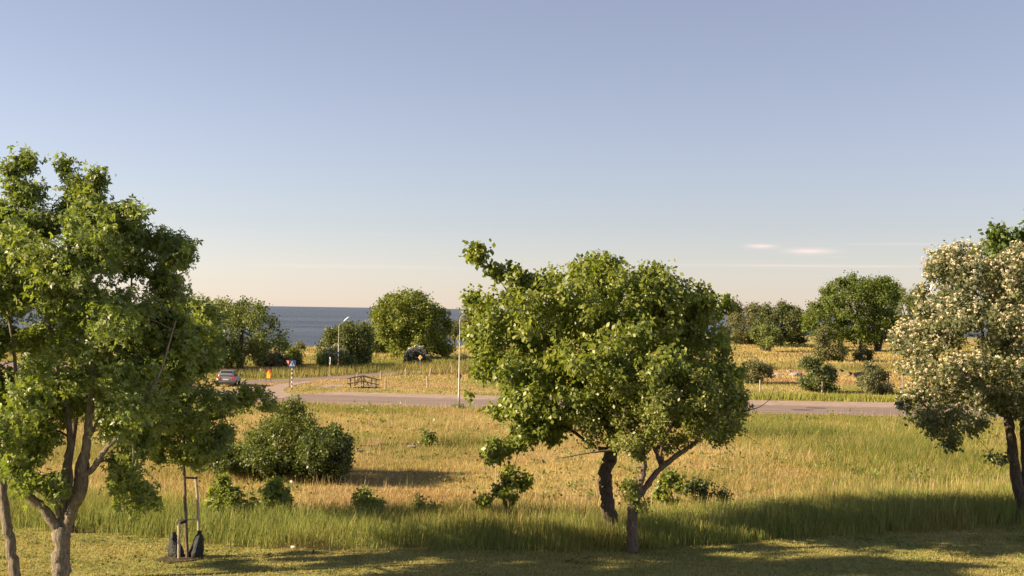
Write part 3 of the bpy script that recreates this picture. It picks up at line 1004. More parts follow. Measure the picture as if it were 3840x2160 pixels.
tree('slender_tree', 'slender curved trunk at the left picture edge, crown out of frame', 'tree', pt(64, 2205, 33.6) * [1, 1, 0],
     [[(66, 2225, 0, .17), (54, 2130, 0, .15), (37, 2030, 0, .145), (18, 1930, 0, .14), (8, 1800, .1, .13), (-4, 1660, .2, .12), (-30, 1450, .3, .09), (-60, 1150, .3, .05)]],
     [([(-420, 1650), (-380, 1150), (-180, 930), (20, 1020), (70, 1250), (50, 1500), (-20, 1690), (-180, 1760)], 2.2, 380, .4)],
     34.2, BARK_GREY, 'maple', .16, 15, MAPLE, seed=5, targets=35, droop=.7, sprig=.4)

tree('shade_tree', 'dark trunked tree standing behind the forked maple', 'tree', pt(282, 2016, 41.5) * [1, 1, 0],
     [[(286, 2025, 0, .18), (268, 1975, 0, .12), (258, 1880, 0, .11), (262, 1720, 0, .10), (290, 1550, 0, .09), (350, 1350, 0, .05)]],
     [([(60, 1300), (250, 1120), (480, 1080), (610, 1200), (620, 1400), (540, 1540), (430, 1590), (300, 1580), (120, 1520)], 2.2, 480, 0)],
     41.5, BARK_DARK, 'maple', .16, 15, MAPLE, seed=8, targets=40, droop=.7, sprig=.4)

tree('young_tree', 'young staked tree with drooping dark leaves right of the maple', 'tree', pt(703, 2088, 37.6) * [1, 1, 0],
     [[(704, 2095, 0, .055), (697, 1960, 0, .05), (692, 1800, 0, .047), (690, 1650, 0, .042), (700, 1480, 0, .035), (720, 1300, 0, .02), (735, 1170, 0, .01)]],
     [([(690, 1120), (760, 1115), (800, 1180), (810, 1260), (820, 1330), (800, 1390), (822, 1450), (880, 1505), (895, 1560), (862, 1580), (870, 1620), (825, 1640), (838, 1690), (770, 1720), (745, 1785), (690, 1750),
        (640, 1785), (590, 1760), (540, 1690), (530, 1500), (570, 1320), (630, 1200)], 1.9, 900, 0),
      ([(885, 1505), (918, 1462), (985, 1462), (1015, 1495), (1028, 1535), (990, 1528), (950, 1500), (915, 1520)], .3, 42, -.3)],
     37.6, BARK_BROWN, 'maple', .135, 17, MAPLE, seed=11, targets=60, droop=.9, upness=.25, sprig=.4, extra=[[(840, 1560, 0, .02), (890, 1500, -.2, .014), (960, 1470, -.3, .008), (1010, 1500, -.3, .004)]])

cherry_outline = [(1850, 1075), (1905, 1100), (1975, 1085), (2010, 1020), (2040, 1022), (2070, 1006), (2100, 1020), (2125, 1000), (2142, 1020), (2158, 976),
                  (2235, 968), (2250, 942), (2285, 985), (2320, 975), (2355, 1000), (2412, 985), (2445, 1012), (2485, 1005), (2520, 1045), (2555, 1052), (2600, 1025), (2632, 1075),
                  (2668, 1115), (2725, 1118), (2742, 1190), (2730, 1290), (2722, 1345), (2770, 1395), (2760, 1460), (2770, 1560), (2720, 1620), (2600, 1600), (2480, 1560), (2380, 1580), (2260, 1600), (2180, 1560), (2120, 1610),
                  (2040, 1640), (1960, 1600), (1860, 1570), (1790, 1530),
                  (1850, 1482), (1755, 1486), (1800, 1440), (1772, 1350), (1750, 1285), (1762, 1205), (1738, 1150), (1718, 1148), (1760, 1110), (1790, 1082), (1768, 1062)]
cherry_spur = [(1766, 958), (1798, 940), (1840, 975), (1900, 1000), (1950, 1028), (2000, 1065), (1960, 1085), (1890, 1060), (1840, 1025), (1800, 992)]
cherry_droop = [(2110, 1530), (2090, 1640), (2040, 1700), (1990, 1712), (1962, 1665), (1930, 1710), (1880, 1735), (1780, 1712), (1850, 1675), (1840, 1640), (1895, 1630), (1850, 1540), (1950, 1500)]
tree('cherry_tree', 'broad bright green tree on a thick dark trunk in the middle', 'tree', pt(2300, 2018, 42.2) * [1, 1, 0],
     [[(2308, 2040, 0, .29), (2294, 1960, 0, .24), (2276, 1870, 0, .225), (2270, 1800, 0, .22), (2282, 1730, 0, .225), (2296, 1680, 0, .215), (2294, 1630, 0, .17), (2272, 1580, 0, .15), (2230, 1500, 0, .11), (2130, 1370, -.4, .08), (2000, 1220, -.8, .05), (1880, 1060, -.9, .02)],
      [(2294, 1640, 0, .15), (2305, 1540, .2, .13), (2295, 1400, .3, .10), (2275, 1220, .3, .06), (2262, 1000, .2, .02)],
      [(2296, 1650, 0, .13), (2370, 1540, .3, .10), (2480, 1400, .6, .08), (2590, 1240, .8, .05), (2640, 1110, .8, .02)],
      [(2278, 1685, 0, .07), (2225, 1672, -.2, .06), (2120, 1600, -.7, .05), (2000, 1560, -1.0, .035), (1900, 1640, -1.1, .018)]],
     [(cherry_outline, 3.9, 3900, 0), (cherry_spur, .5, 150, 0), (cherry_droop, 1.05, 270, -.8)],
     42.2, BARK_DARK, 'ovate', .17, 19, LIME, sprig=.5, spread=.085, droop=.75, upness=.7, seed=29, targets=170, gap=.36, freq=.85, shell=.6, sides=14,
     extra=[[(1945, 1690, -1, .012), (1925, 1760, -1, .006), (1922, 1800, -1, .004)]])

pear_outline = [(2180, 1500), (2210, 1440), (2290, 1430), (2300, 1350), (2380, 1330), (2420, 1400), (2500, 1370), (2530, 1450), (2610, 1380), (2680, 1450), (2770, 1430), (2802, 1500), (2788, 1600), (2745, 1665), (2640, 1682),
                (2570, 1650), (2510, 1690), (2445, 1735), (2400, 1715), (2330, 1680), (2250, 1690), (2180, 1720), (2110, 1752), (2120, 1730), (2190, 1680), (2040, 1712), (2060, 1695), (2150, 1655), (2195, 1600), (2130, 1565)]
tree('pear_tree', 'smaller olive leaved tree with low forked trunk beside the thick trunk', 'tree', pt(2372, 2066, 39.8) * [1, 1, 0],
     [[(2374, 2085, 0, .21), (2370, 2000, 0, .175), (2373, 1920, 0, .165), (2382, 1862, 0, .185)],
      [(2380, 1880, 0, .13), (2402, 1800, 0, .115), (2416, 1740, 0, .10), (2396, 1705, -.1, .07), (2345, 1685, -.3, .055), (2280, 1690, -.5, .04), (2200, 1700, -.7, .02), (2080, 1722, -.9, .008)],
      [(2414, 1745, 0, .075), (2392, 1690, .2, .06), (2372, 1620, .3, .05), (2330, 1500, .4, .03)],
      [(2388, 1870, 0, .11), (2440, 1800, .1, .095), (2488, 1745, .2, .09), (2555, 1695, .2, .08), (2605, 1662, .2, .065), (2670, 1590, .2, .05), (2750, 1500, .2, .02)],
      [(2480, 1752, .2, .075), (2462, 1700, .4, .06), (2440, 1640, .5, .05), (2440, 1520, .6, .03)],
      [(2490, 1742, .2, .05), (2480, 1690, -.3, .045), (2520, 1580, -.6, .03), (2560, 1460, -.6, .015)]],
     [(pear_outline, 1.9, 1550, 0),
      ([(2345, 1820), (2368, 1730), (2395, 1740), (2375, 1850), (2345, 1920), (2330, 1890)], .3, 35, -.25),
      ([(2400, 1860), (2425, 1880), (2415, 1930), (2395, 1920)], .25, 16, -.2)],
     39.6, BARK_BROWN, 'ovate', .11, 18, PEAR, sprig=.4, spread=.09, droop=.35, upness=.5, seed=23, targets=140, gap=.42, freq=.9, shell=.4, sides=12,
     extra=[[(2760, 1560, .2, .02), (2800, 1540, .1, .016), (2850, 1525, 0, .012), (2890, 1490, 0, .009), (2912, 1425, 0, .005)],
            [(2800, 1540, .1, .01), (2806, 1500, .1, .007), (2790, 1450, .1, .004)],
            [(2700, 1650, .2, .014), (2740, 1670, .1, .010), (2762, 1695, 0, .005)],
            [(2760, 1620, .2, .012), (2800, 1635, .2, .008), (2845, 1665, .2, .004)]])

white_outline = [(3462, 975), (3500, 935), (3560, 925), (3620, 908), (3680, 942), (3760, 935), (3840, 925), (4000, 900), (4150, 1000), (4220, 1300), (4160, 1600), (4000, 1740),
                 (3880, 1660), (3840, 1570), (3780, 1530), (3720, 1570), (3660, 1635), (3600, 1640), (3568, 1690), (3545, 1735), (3520, 1650), (3455, 1592), (3380, 1608), (3340, 1592), (3365, 1520), (3420, 1470),
                 (3385, 1430), (3340, 1405), (3410, 1350), (3345, 1310), (3308, 1240), (3360, 1238), (3390, 1190), (3440, 1175), (3480, 1120), (3440, 1085), (3490, 1075), (3478, 1020)]
tree('whitebeam_tree', 'cream flowering tree with grey green leaves at the right edge', 'tree', pt(3838, 1945, 47) * [1, 1, 0],
     [[(3850, 1965, 0, .27), (3832, 1890, 0, .23), (3806, 1760, 0, .20), (3792, 1650, 0, .185), (3778, 1560, 0, .16), (3745, 1470, 0, .12), (3700, 1390, -.2, .09), (3680, 1200, -.3, .05), (3640, 1000, -.2, .02)],
      [(3862, 1930, .3, .16), (3846, 1780, .3, .14), (3838, 1600, .3, .12), (3830, 1450, .3, .09), (3790, 1250, .2, .06), (3760, 1050, 0, .02)],
      [(3780, 1570, 0, .10), (3700, 1500, -.6, .075), (3560, 1430, -1.0, .05), (3440, 1400, -1.2, .02)],
      [(3850, 1800, .3, .10), (3920, 1600, .4, .09), (3980, 1300, .5, .04)],
      [(3804, 1735, -.1, .03), (3770, 1712, -.3, .02), (3730, 1712, -.4, .01)]],
     [(white_outline, 3.8, 4400, 0), ([(3705, 1700), (3770, 1700), (3775, 1722), (3710, 1725)], .3, 10, -.3)],
     47, BARK_DARK, 'ovate', .15, 17, GREYG, sprig=.4, spread=.10, droop=.6, upness=.5, seed=31, targets=110, gap=.15, freq=.8, shell=.6, sides=12,
     blossom=(.9, 18, .085, .052, (.70, .61, .43), 3.7))

tree('roadside_tree', 'tall green tree top rising behind the flowering tree', 'tree', gp(3920, 1660),
     [[(3925, 1675, 0, .4), (3915, 1500, 0, .33), (3905, 1300, 0, .28), (3880, 1100, 0, .18), (3830, 900, 0, .06)], [(3905, 1320, 0, .2), (3990, 1100, 0, .12), (4030, 900, 0, .05)]],
     [([(3690, 960), (3715, 880), (3742, 815), (3790, 798), (3815, 860), (3832, 880), (3850, 800), (3950, 770), (4100, 850), (4160, 1100), (4050, 1350), (3780, 1300), (3700, 1100)], 4.0, 1500, 0)],
     74, BARK_BROWN, 'ovate', .3, 16, ((.05, .085, .018), (.10, .135, .025)), sprig=.7, spread=.2, seed=37, targets=40, far=True, gap=.38, freq=.6)

# --- mid meadow bushes
tree('willow_bush', 'tall loose light green bush in the meadow, taller of the pair', 'bush', gp(1010, 1775), None,
     [(c4([(60, 560), (70, 440), (190, 340), (300, 310), (330, 210), (430, 165), (540, 115), (580, 60), (640, 18), (700, 50), (725, 125), (800, 150), (850, 205), (850, 300), (760, 420), (700, 560), (500, 590), (300, 580), (150, 575)]), 1.7, 1400, 0)],
     56.5, BARK_BROWN, 'narrow', .13, 18, ((.065, .088, .02), (.13, .15, .034)), sprig=.5, spread=.10, seed=51, targets=40, droop=.1, upness=.9, gap=.30)
tree('hawthorn_bush', 'low dark bush casting a long shadow across the meadow', 'bush', gp(1220, 1788), None,
     [(c4([(620, 480), (760, 300), (850, 250), (930, 245), (1000, 235), (1060, 280), (1108, 330), (1125, 430), (1115, 560), (1000, 640), (850, 655), (680, 600)]), 2.2, 1250, -.3)],
     55.5, BARK_DARK, 'ovate', .12, 18, ((.045, .065, .018), (.09, .115, .03)), sprig=.35, spread=.10, seed=53, targets=40, droop=.3, gap=.34)
tree('bramble_bush', 'low spreading dark bush left of the tall meadow bush', 'bush', gp(800, 1768), None,
     [(c4([(-120, 560), (-80, 430), (30, 400), (120, 380), (250, 400), (420, 420), (600, 480), (640, 600), (420, 600), (200, 570), (0, 580)]), 1.5, 700, -.5)],
     55.5, BARK_DARK, 'ovate', .11, 16, ((.05, .07, .02), (.10, .125, .03)), sprig=.35, spread=.1, seed=54, targets=25, droop=.3, gap=.36)

shrub_specs = [
    ('maple_sapling', 'bushy maple sapling in the tall grass right of the stakes', c4b([(640, 440), (700, 360), (740, 270), (850, 250), (930, 200), (965, 165), (1040, 240), (1100, 250), (1200, 230), (1260, 310), (1330, 330), (1330, 430), (1440, 560), (1400, 650), (1250, 670), (1000, 660), (760, 640), (720, 520)]), 44.0, (985, 720), .8, 150, LIME, 'maple', .16),
    ('maple_sapling', 'upright narrow maple sapling second right of the stakes', c4b([(1480, 370), (1560, 390), (1620, 240), (1700, 220), (1780, 220), (1860, 260), (1870, 420), (1860, 600), (1950, 690), (1700, 720), (1570, 680), (1650, 560), (1560, 450)]), 44.0, (1740, 730), .6, 110, LIME, 'maple', .15),
    ('lime_sapling', 'small round sapling alone in the meadow left of centre', None, 45.0, None, .45, 60, LIME, 'ovate', .15),
    ('nettle_clump', 'thin weedy clump between round sapling and drooping sapling', None, 44.5, None, .5, 40, ((.08, .1, .03), (.14, .16, .05)), 'narrow', .12),
    ('cherry_sapling', 'spindly sapling under the drooping branch of the broad tree', None, 43.5, None, .6, 95, LIME, 'ovate', .16),
    ('elder_sapling', 'upright bright sapling just right of the forked trunk', None, 47.0, None, .6, 75, LIME, 'ovate', .17),
    ('rose_shrub', 'low dark round shrub behind pale stalks right of the forked trunk', None, 48.0, None, .7, 95, ((.05, .065, .02), (.10, .12, .035)), 'ovate', .12),
    ('alder_sapling', 'small lone sapling by the rushes in the middle meadow', None, 69.0, None, .5, 45, ((.07, .10, .025), (.12, .15, .035)), 'ovate', .14)]
shapes = {2: (c4([(1160, 770), (1200, 755), (1290, 770), (1370, 830), (1392, 880), (1340, 920), (1200, 920), (1160, 850)]), (1385, 1935)),
          3: (c4([(1650, 850), (1690, 820), (1760, 850), (1890, 870), (1920, 930), (1800, 960), (1660, 940)]), (1620, 1950)),
          4: (c6([(200, 810), (280, 800), (360, 820), (350, 700), (420, 660), (385, 590), (450, 580), (520, 610), (600, 640), (665, 620), (640, 670), (590, 720), (560, 780), (520, 800), (570, 830), (500, 860), (430, 870), (300, 870), (220, 850)]), (1915, 1950)),
          5: (c6([(1670, 730), (1740, 650), (1760, 560), (1810, 560), (1870, 640), (1880, 700), (1920, 800), (1860, 850), (1780, 850), (1680, 780)]), (2515, 1930)),
          6: (c6([(1900, 760), (1960, 690), (2080, 690), (2200, 680), (2265, 750), (2240, 840), (2100, 870), (1950, 850)]), (2650, 1925)),
          7: (c4([(1685, 205), (1720, 215), (1760, 250), (1800, 245), (1815, 310), (1840, 370), (1750, 385), (1710, 330)]), (1615, 1675))}
for k, (nm, lab, ot, d, bpx, th, cnt, pal, kind, lf) in enumerate(shrub_specs):
    if ot is None:
        ot, bpx = shapes[k]
    else:
        bpx = c4b([bpx])[0]
    b0 = pt(bpx[0], bpx[1], d); b0[2] = float(terrain_z(b0[0:1], b0[1:2])[0])
    tree(nm, lab, 'sapling' if 'sapling' in nm else 'shrub', b0, None, [(ot, th, int(cnt * 1.35), 0)], d, BARK_BROWN, kind, lf, 14, pal, sprig=.36, spread=.07, seed=61 + k, targets=18, gap=.38, shell=.2, droop=.6)

# --- far trees and bushes
FARG = ((.085, .110, .036), (.155, .180, .050))
OAK = ((.080, .105, .016), (.170, .190, .028))
OLIVE = ((.085, .090, .035), (.140, .140, .060))
far_specs = [
    ('wood_tree', 'big dark rounded tree above the parked-looking car', 'tree', [(690, 1190), (760, 1142), (830, 1122), (880, 1132), (930, 1122), (980, 1145), (1012, 1158), (1040, 1200), (1078, 1240), (1092, 1290), (1060, 1312), (1040, 1340), (980, 1352), (900, 1372), (800, 1392), (700, 1380), (650, 1300)],
     150, (900, 1386), 5.5, 1700, FARG, .34, None),
    ('wood_tree', 'dark tree half hidden behind the young staked tree', 'tree', [(560, 1250), (640, 1160), (720, 1170), (800, 1200), (840, 1300), (800, 1390), (650, 1395), (570, 1350)], 142, (700, 1392), 4.5, 800, FARG, .34, None),
    ('oak_tree', 'rounded yellow green oak standing alone before the sea', 'tree', c3([(1575, 330), (1590, 280), (1640, 210), (1720, 165), (1800, 130), (1850, 125), (1910, 95), (2010, 120), (2060, 180), (2140, 185), (2180, 270), (2250, 300), (2285, 400), (2310, 520), (2300, 600), (2350, 660), (2260, 690), (2150, 660), (2000, 690), (1850, 700), (1760, 715), (1700, 660), (1720, 600), (1660, 540), (1600, 520), (1540, 500), (1530, 460), (1580, 400)]),
     190, (1548, 1346), 6.0, 2100, OAK, .42, None),
    ('coast_bush', 'round olive green bush behind the left street lamp', 'bush', c3([(1080, 620), (1100, 520), (1150, 468), (1240, 480), (1290, 420), (1400, 402), (1500, 412), (1560, 470), (1575, 560), (1560, 650), (1562, 780), (1480, 800), (1300, 800), (1150, 780), (1090, 700)]),
     164, (1320, 1375), 4.0, 1100, ((.06, .08, .02), (.125, .14, .035)), .34, None),
    ('blossom_bush', 'white speckled hawthorn bush at the foot of the left street lamp', 'bush', c3([(1060, 700), (1150, 620), (1250, 615), (1330, 680), (1400, 750), (1420, 800), (1100, 815), (1070, 760)]), 158, (1260, 1378), 2.2, 420, FARG, .26, (.8, 8, .25, .18, (.42, .38, .33), 1.0)),
    ('coast_bush', 'small dark bush filling the gap left of the oak', 'bush', c3([(1540, 520), (1600, 500), (1680, 550), (1720, 610), (1700, 670), (1600, 680), (1545, 660)]), 205, (1420, 1326), 3.0, 350, FARG, .4, None),
    ('blossom_bush', 'pale flowering hawthorn behind the yellow diamond sign', 'bush', c3([(1885, 760), (1910, 690), (1960, 640), (2010, 635), (2080, 690), (2115, 760), (2060, 795), (1920, 795)]), 168, (1568, 1371), 1.8, 330, ((.07, .085, .04), (.12, .13, .06)), .26, (1.0, 11, .28, .19, (.74, .66, .54), .3)),
    ('blossom_bush', 'pale grey flowering bush above the orange road sign', 'bush', c3([(480, 700), (560, 668), (660, 690), (740, 700), (765, 800), (600, 835), (500, 800)]), 158, (1015, 1386), 2.4, 420, ((.065, .075, .035), (.12, .12, .06)), .28, (.6, 8, .25, .18, (.40, .36, .32), .6)),
    ('coast_bush', 'dark low bush behind the blue crossing sign', 'bush', c3([(735, 660), (800, 618), (880, 640), (905, 720), (895, 815), (800, 825), (735, 780)]), 162, (1090, 1380), 2.2, 330, FARG, .3, None),
    ('coast_bush', 'thin small shrub on the shore edge below the sea', 'bush', c3([(870, 620), (900, 585), (930, 600), (935, 640), (890, 650)]), 215, (1125, 1316), 1.2, 70, OLIVE, .3, None),
    ('shore_tree', 'olive tree beside the tall street lamp, before the sea', 'tree', c3([(2400, 400), (2440, 330), (2520, 290), (2640, 290), (2760, 400), (2760, 560), (2500, 600), (2400, 570), (2380, 480)]), 238, (1790, 1308), 5, 700, OLIVE, .42, None),
    ('shore_tree', 'thin distant tree at the right foot of the oak', 'tree', c3([(2285, 420), (2330, 395), (2380, 410), (2370, 500), (2320, 560), (2290, 540)]), 240, (1705, 1306), 2, 120, OLIVE, .36, None),
    ('coast_bush', 'small scrub in the pasture left of the tall street lamp', 'bush', c3([(2320, 740), (2360, 705), (2420, 700), (2440, 760), (2340, 765)]), 180, (1722, 1360), 1.0, 70, OLIVE, .26, None),
    ('pale_tree', 'pale thin leaved tree farthest back right of the broad tree', 'tree', c7([(30, 540), (70, 430), (80, 330), (150, 292), (250, 310), (340, 330), (400, 400), (380, 550), (300, 650), (100, 650), (40, 610)]), 300, (2790, 1296), 7, 900, OLIVE, .5, None),
    ('wood_tree', 'dark spiky topped tree in the right background', 'tree', c7([(290, 500), (340, 400), (390, 315), (430, 350), (470, 330), (520, 305), (600, 350), (660, 345), (700, 400), (727, 500), (730, 625), (600, 630), (450, 610), (330, 580)]), 285, (2930, 1298), 7, 1300, ((.05, .065, .022), (.095, .11, .035)), .5, None),
    ('pasture_tree', 'squat dark bush on a short thick trunk in the pasture', 'tree', c7([(240, 600), (280, 540), (350, 505), (440, 515), (520, 555), (545, 610), (470, 645), (430, 670), (370, 680), (300, 660)]), 246, (2878, 1321), 4, 520, FARG, .42, None),
    ('pasture_tree', 'large bright green many trunked tree in the right pasture', 'tree', c7([(705, 480), (710, 390), (760, 318), (840, 300), (850, 188), (950, 138), (1030, 98), (1080, 62), (1150, 90), (1220, 82), (1310, 88), (1400, 110), (1465, 150), (1485, 300), (1465, 450), (1450, 560), (1380, 630), (1300, 645), (1150, 620), (1000, 640), (900, 600), (740, 625), (715, 550)]),
     260, (3288, 1319), 8, 2600, ((.058, .088, .014), (.115, .145, .022)), .5, None),
    ('pasture_tree', 'dark thin crowned tree right of the large pasture tree', 'tree', c7([(1440, 140), (1500, 118), (1560, 140), (1640, 185), (1725, 250), (1760, 400), (1720, 520), (1600, 540), (1500, 570), (1440, 480)]), 300, (3415, 1300), 6, 620, FARG, .45, None),
    ('juniper_bush', 'upright olive brown bush before the large pasture tree', 'bush', c7([(770, 660), (800, 560), (850, 515), (920, 505), (980, 570), (1000, 650), (1050, 700), (1052, 765), (980, 790), (850, 785), (785, 730)]), 204, (3108, 1354), 3, 520, OLIVE, .32, None),
    ('juniper_bush', 'little dark bush under the large pasture tree', 'bush', c7([(1118, 745), (1150, 690), (1200, 645), (1250, 680), (1272, 725), (1240, 785), (1150, 785)]), 205, (3235, 1352), 1.6, 190, ((.07, .08, .03), (.11, .12, .045)), .3, None),
    ('roadside_shrub', 'glossy dark shrub behind a fence post across the road', 'shrub', c7([(672, 790), (740, 765), (800, 790), (860, 775), (900, 830), (950, 900), (985, 1000), (1030, 1030), (960, 1052), (850, 1056), (720, 1035), (680, 1005), (705, 900)]), 122, (3065, 1473), 2.3, 520, ((.05, .07, .022), (.12, .14, .05)), .24, None),
    ('roadside_shrub', 'pale leaved shrub across the road left of the flowering tree', 'shrub', c7([(1160, 1010), (1190, 880), (1240, 800), (1300, 830), (1360, 880), (1420, 920), (1435, 1045), (1300, 1065), (1155, 1055)]), 121, (3285, 1476), 2.2, 450, ((.08, .09, .045), (.17, .17, .085)), .22, None),
    ('roadside_shrub', 'grey green shrub at the right edge of the broad tree', 'shrub', c7([(180, 960), (200, 850), (255, 785), (300, 765), (340, 830), (420, 825), (435, 900), (380, 955), (260, 975)]), 136, (2840, 1437), 1.9, 330, OLIVE, .24, None)]
for k, (nm, lab, cat, ot, d, bpx, th, cnt, pal, lf, bl) in enumerate(far_specs):
    b0 = pt(bpx[0], bpx[1], d)
    b0[2] = float(terrain_z(b0[0:1], b0[1:2])[0])
    lab = lab.replace('parked-looking car', 'grey car')
    limbs = None
    if cat == 'tree':
        S = F / d
        o_ = np.array(ot); cx, cy = o_.mean(0); top = o_[:, 1].min()
        bx, by = bpx
        wdt = (o_[:, 0].max() - o_[:, 0].min()) / S
        r0 = max(0.16, 0.028 * wdt)
        r0 = 0.55 if 'squat' in lab else r0
        f1 = by - (by - cy) * 0.45
        limbs = [[(bx, by + 4, 0, r0 * 1.25), (bx, by - 0.35 * (by - f1), 0, r0), (bx * .8 + cx * .2, f1, 0, r0 * .8), (cx, cy, 0, r0 * .5), (cx, top * .7 + cy * .3, 0, r0 * .15)],
                 [(bx, f1 * .6 + by * .4, 0, r0 * .7), (cx - wdt * S * .2, cy, -th * .2, r0 * .4), (cx - wdt * S * .3, cy * .6 + top * .4, 0, r0 * .12)],
                 [(bx, f1 * .5 + by * .5, 0, r0 * .7), (cx + wdt * S * .2, cy, th * .2, r0 * .4), (cx + wdt * S * .3, cy * .6 + top * .4, 0, r0 * .12)]]
        if 'many trunked' in lab:
            limbs.append([(3225, 1322, -3, .3), (3226, 1280, -3, .28), (3220, 1200, -2, .2), (3200, 1120, -2, .08)])
            limbs.append([(3296, 1321, -1, .35), (3305, 1285, -1, .3), (3330, 1230, -1, .2)])
            limbs.append([(3146, 1305, 1, .3), (3146, 1280, 1, .28), (3130, 1200, 1, .2)])
    tree(nm, lab, cat, b0, limbs, [(ot, th, int(cnt * 1.25), 0)], d, BARK_DARK, 'broad', lf * .72, 14, pal, sprig=lf * 2.4, spread=lf * .7, seed=101 + k * 3, targets=26 if cat == 'tree' else 10,
         far=True, gap=.36, freq=2.4 / max(th, 1.2), shell=.75, droop=.35, blossom=bl, sides=8)


# small leafy weeds at the foot of the tall street lamp
tree('weed_clump', 'dark weeds at the foot of the tall street lamp', 'weeds', gp(1722, 1536), None,
     [([(1690, 1532), (1705, 1512), (1722, 1518), (1750, 1526), (1760, 1538), (1700, 1540)], .5, 40, 0)], 95.6, TWIG, 'ovate', .12, 12, FARG, sprig=.2, spread=.07, seed=300, targets=5, gap=.2, shell=0)


# ------------------------------------------------------------------ stones, soil
soil_poly = [tuple(gp(*p)[:2]) for p in c4([(1130, 370), (1250, 340), (1450, 335), (1600, 345), (1700, 350), (1690, 380), (1550, 372), (1380, 385), (1220, 395)])]
sp = np.array(soil_poly)
sx_, sy_ = np.meshgrid(np.arange(sp[:, 0].min(), sp[:, 0].max(), .3), np.arange(sp[:, 1].min(), sp[:, 1].max(), .3))
sin_ = pip(soil_poly, sx_, sy_) & (fbm(sx_ / .9, sy_ / .9, 3, 2) > 0.38)
sz_ = terrain_z(sx_, sy_) + 0.04 + 0.16 * fbm(sx_ / .8, sy_ / .8, 12, 3)
cw = sx_.shape[1]
qi = np.arange(sx_.size).reshape(sx_.shape)
ok_ = sin_[:-1, :-1] & sin_[1:, :-1] & sin_[:-1, 1:] & sin_[1:, 1:]
qf = np.stack([qi[:-1, :-1][ok_], qi[:-1, 1:][ok_], qi[1:, 1:][ok_], qi[1:, :-1][ok_]], -1)
tag(mesh_np('soil_patch', np.stack([sx_, sy_, sz_], -1).reshape(-1, 3), qf, SOIL, smooth=True), 'bare reddish soil bank beside the meadow bushes', kind='structure')


def stone(label, loc, size, seed, group):
    r = np.random.default_rng(seed)
    import bmesh
    bm = bmesh.new()
    bmesh.ops.create_icosphere(bm, subdivisions=2, radius=1.0)
    for v in bm.verts:
        n_ = v.co.normalized()
        k_ = 1 + 0.22 * math.sin(n_.x * 3.1 + seed) * math.cos(n_.y * 2.7 + seed * 2) + r.normal(0, .05)
        v.co = Vector((n_.x * size[0], n_.y * size[1], n_.z * size[2])) * k_
    me = bpy.data.meshes.new('stone')
    bm.to_mesh(me); bm.free()
    me.materials.append(STONE)
    o = link(bpy.data.objects.new('stone', me))
    o.location = Vector([float(c) for c in loc]) + Vector((0, 0, size[2] * .5))
    o.rotation_euler = (0, 0, seed)
    tag(o, label, 'stone', group)
    return o


for k, (px, py, s, lab) in enumerate([(1352, 1693, .26, 'flat pale stone at the right end of the meadow bushes'), (1382, 1697, .15, 'small pale stone just right of the flat stone by the bushes'),
                                      (1545, 1677, .28, 'flat pale stone left of the lone sapling by the rushes')]):
    p = gp(px, py, .1); stone(lab, (p[0], p[1], .1), (s, s * .6, s * .3), k + 1, 'stones by the soil bank')
for k, (px, py, s, lab) in enumerate([(2893, 1416, .55, 'pale boulder in the pasture, leftmost beyond the fence post'), (2920, 1408, .45, 'pale boulder touching the leftmost one in the pasture'),
                                      (2985, 1412, .7, 'long pale boulder left of the glossy shrub'), (2958, 1396, .4, 'low dark stone between the pasture boulders'),
                                      (2790, 1292, 1.0, 'far pale boulder under the pale tree')]):
    p = gp(px, py); stone(lab, (p[0], p[1], 0), (s * 1.3, s * .8, s * .55), k + 11, 'boulders in the right pasture')

# low earth bank with dark cut edge in the right pasture
mb = MB()
bank = [gp(*p) for p in c7([(880, 905), (960, 880), (1040, 905), (1110, 925), (1180, 915), (1260, 905)])]
for q in range(len(bank) - 1):
    a, b = Vector(bank[q]), Vector(bank[q + 1])
    mb.add([a + Vector((0, -.8, -.02)), b + Vector((0, -.8, -.02)), b + Vector((0, -.1, .55)), a + Vector((0, -.1, .55)), b + Vector((0, 2.5, -.02)), a + Vector((0, 2.5, -.02))],
           [(0, 1, 2, 3), (3, 2, 4, 5)])
tag(mb.build('earth_bank', rough_mat('dark_earth', (0.07, 0.06, 0.03), (0.16, 0.13, 0.06), scale=1.5, bump=.6), smooth=True), 'low dark earth bank in the right pasture', kind='structure')


# ------------------------------------------------------------------ stakes and bags of the young tree
S_ = F / 37.6
y0 = 37.6
base_y = pt(703, 2088, y0)
st = thing('tree_stakes', 'wooden tree stakes with dark crossbars around the young tree', 'tree stakes', (base_y[0], base_y[1], 0))
o0 = np.array([base_y[0], base_y[1], 0.0])


def part_tube(name, pts, rad, mat, parent, org, n=10):
    mb = MB().tube([np.asarray(p) - org for p in pts], rad, n)
    return mb.build(name, mat, parent, smooth=False)


def zpt(px, py, d): return pt(px, py, d)
tall = [zpt(750, 2072, y0 + .35), zpt(745, 1990, y0 + .35), zpt(741, 1870, y0 + .35), zpt(734, 1785, y0 + .35)]
tall[0][2] = 0
part_tube('tall_stake', tall, .043, STAKE, st, o0)
short = [zpt(671, 2097, y0 - .3), zpt(671, 1960, y0 - .3)]
short[0][2] = 0
part_tube('short_stake', short, .045, STAKE, st, o0)


def bar(name, a, b, w, h_, mat):
    a, b = Vector([float(c) for c in a - o0]), Vector([float(c) for c in b - o0])
    d = b - a
    rot = d.to_track_quat('X', 'Z').to_matrix()
    MB().box((a + b) / 2, (d.length, w, h_), rot).build(name, mat, st, bevel=.006)


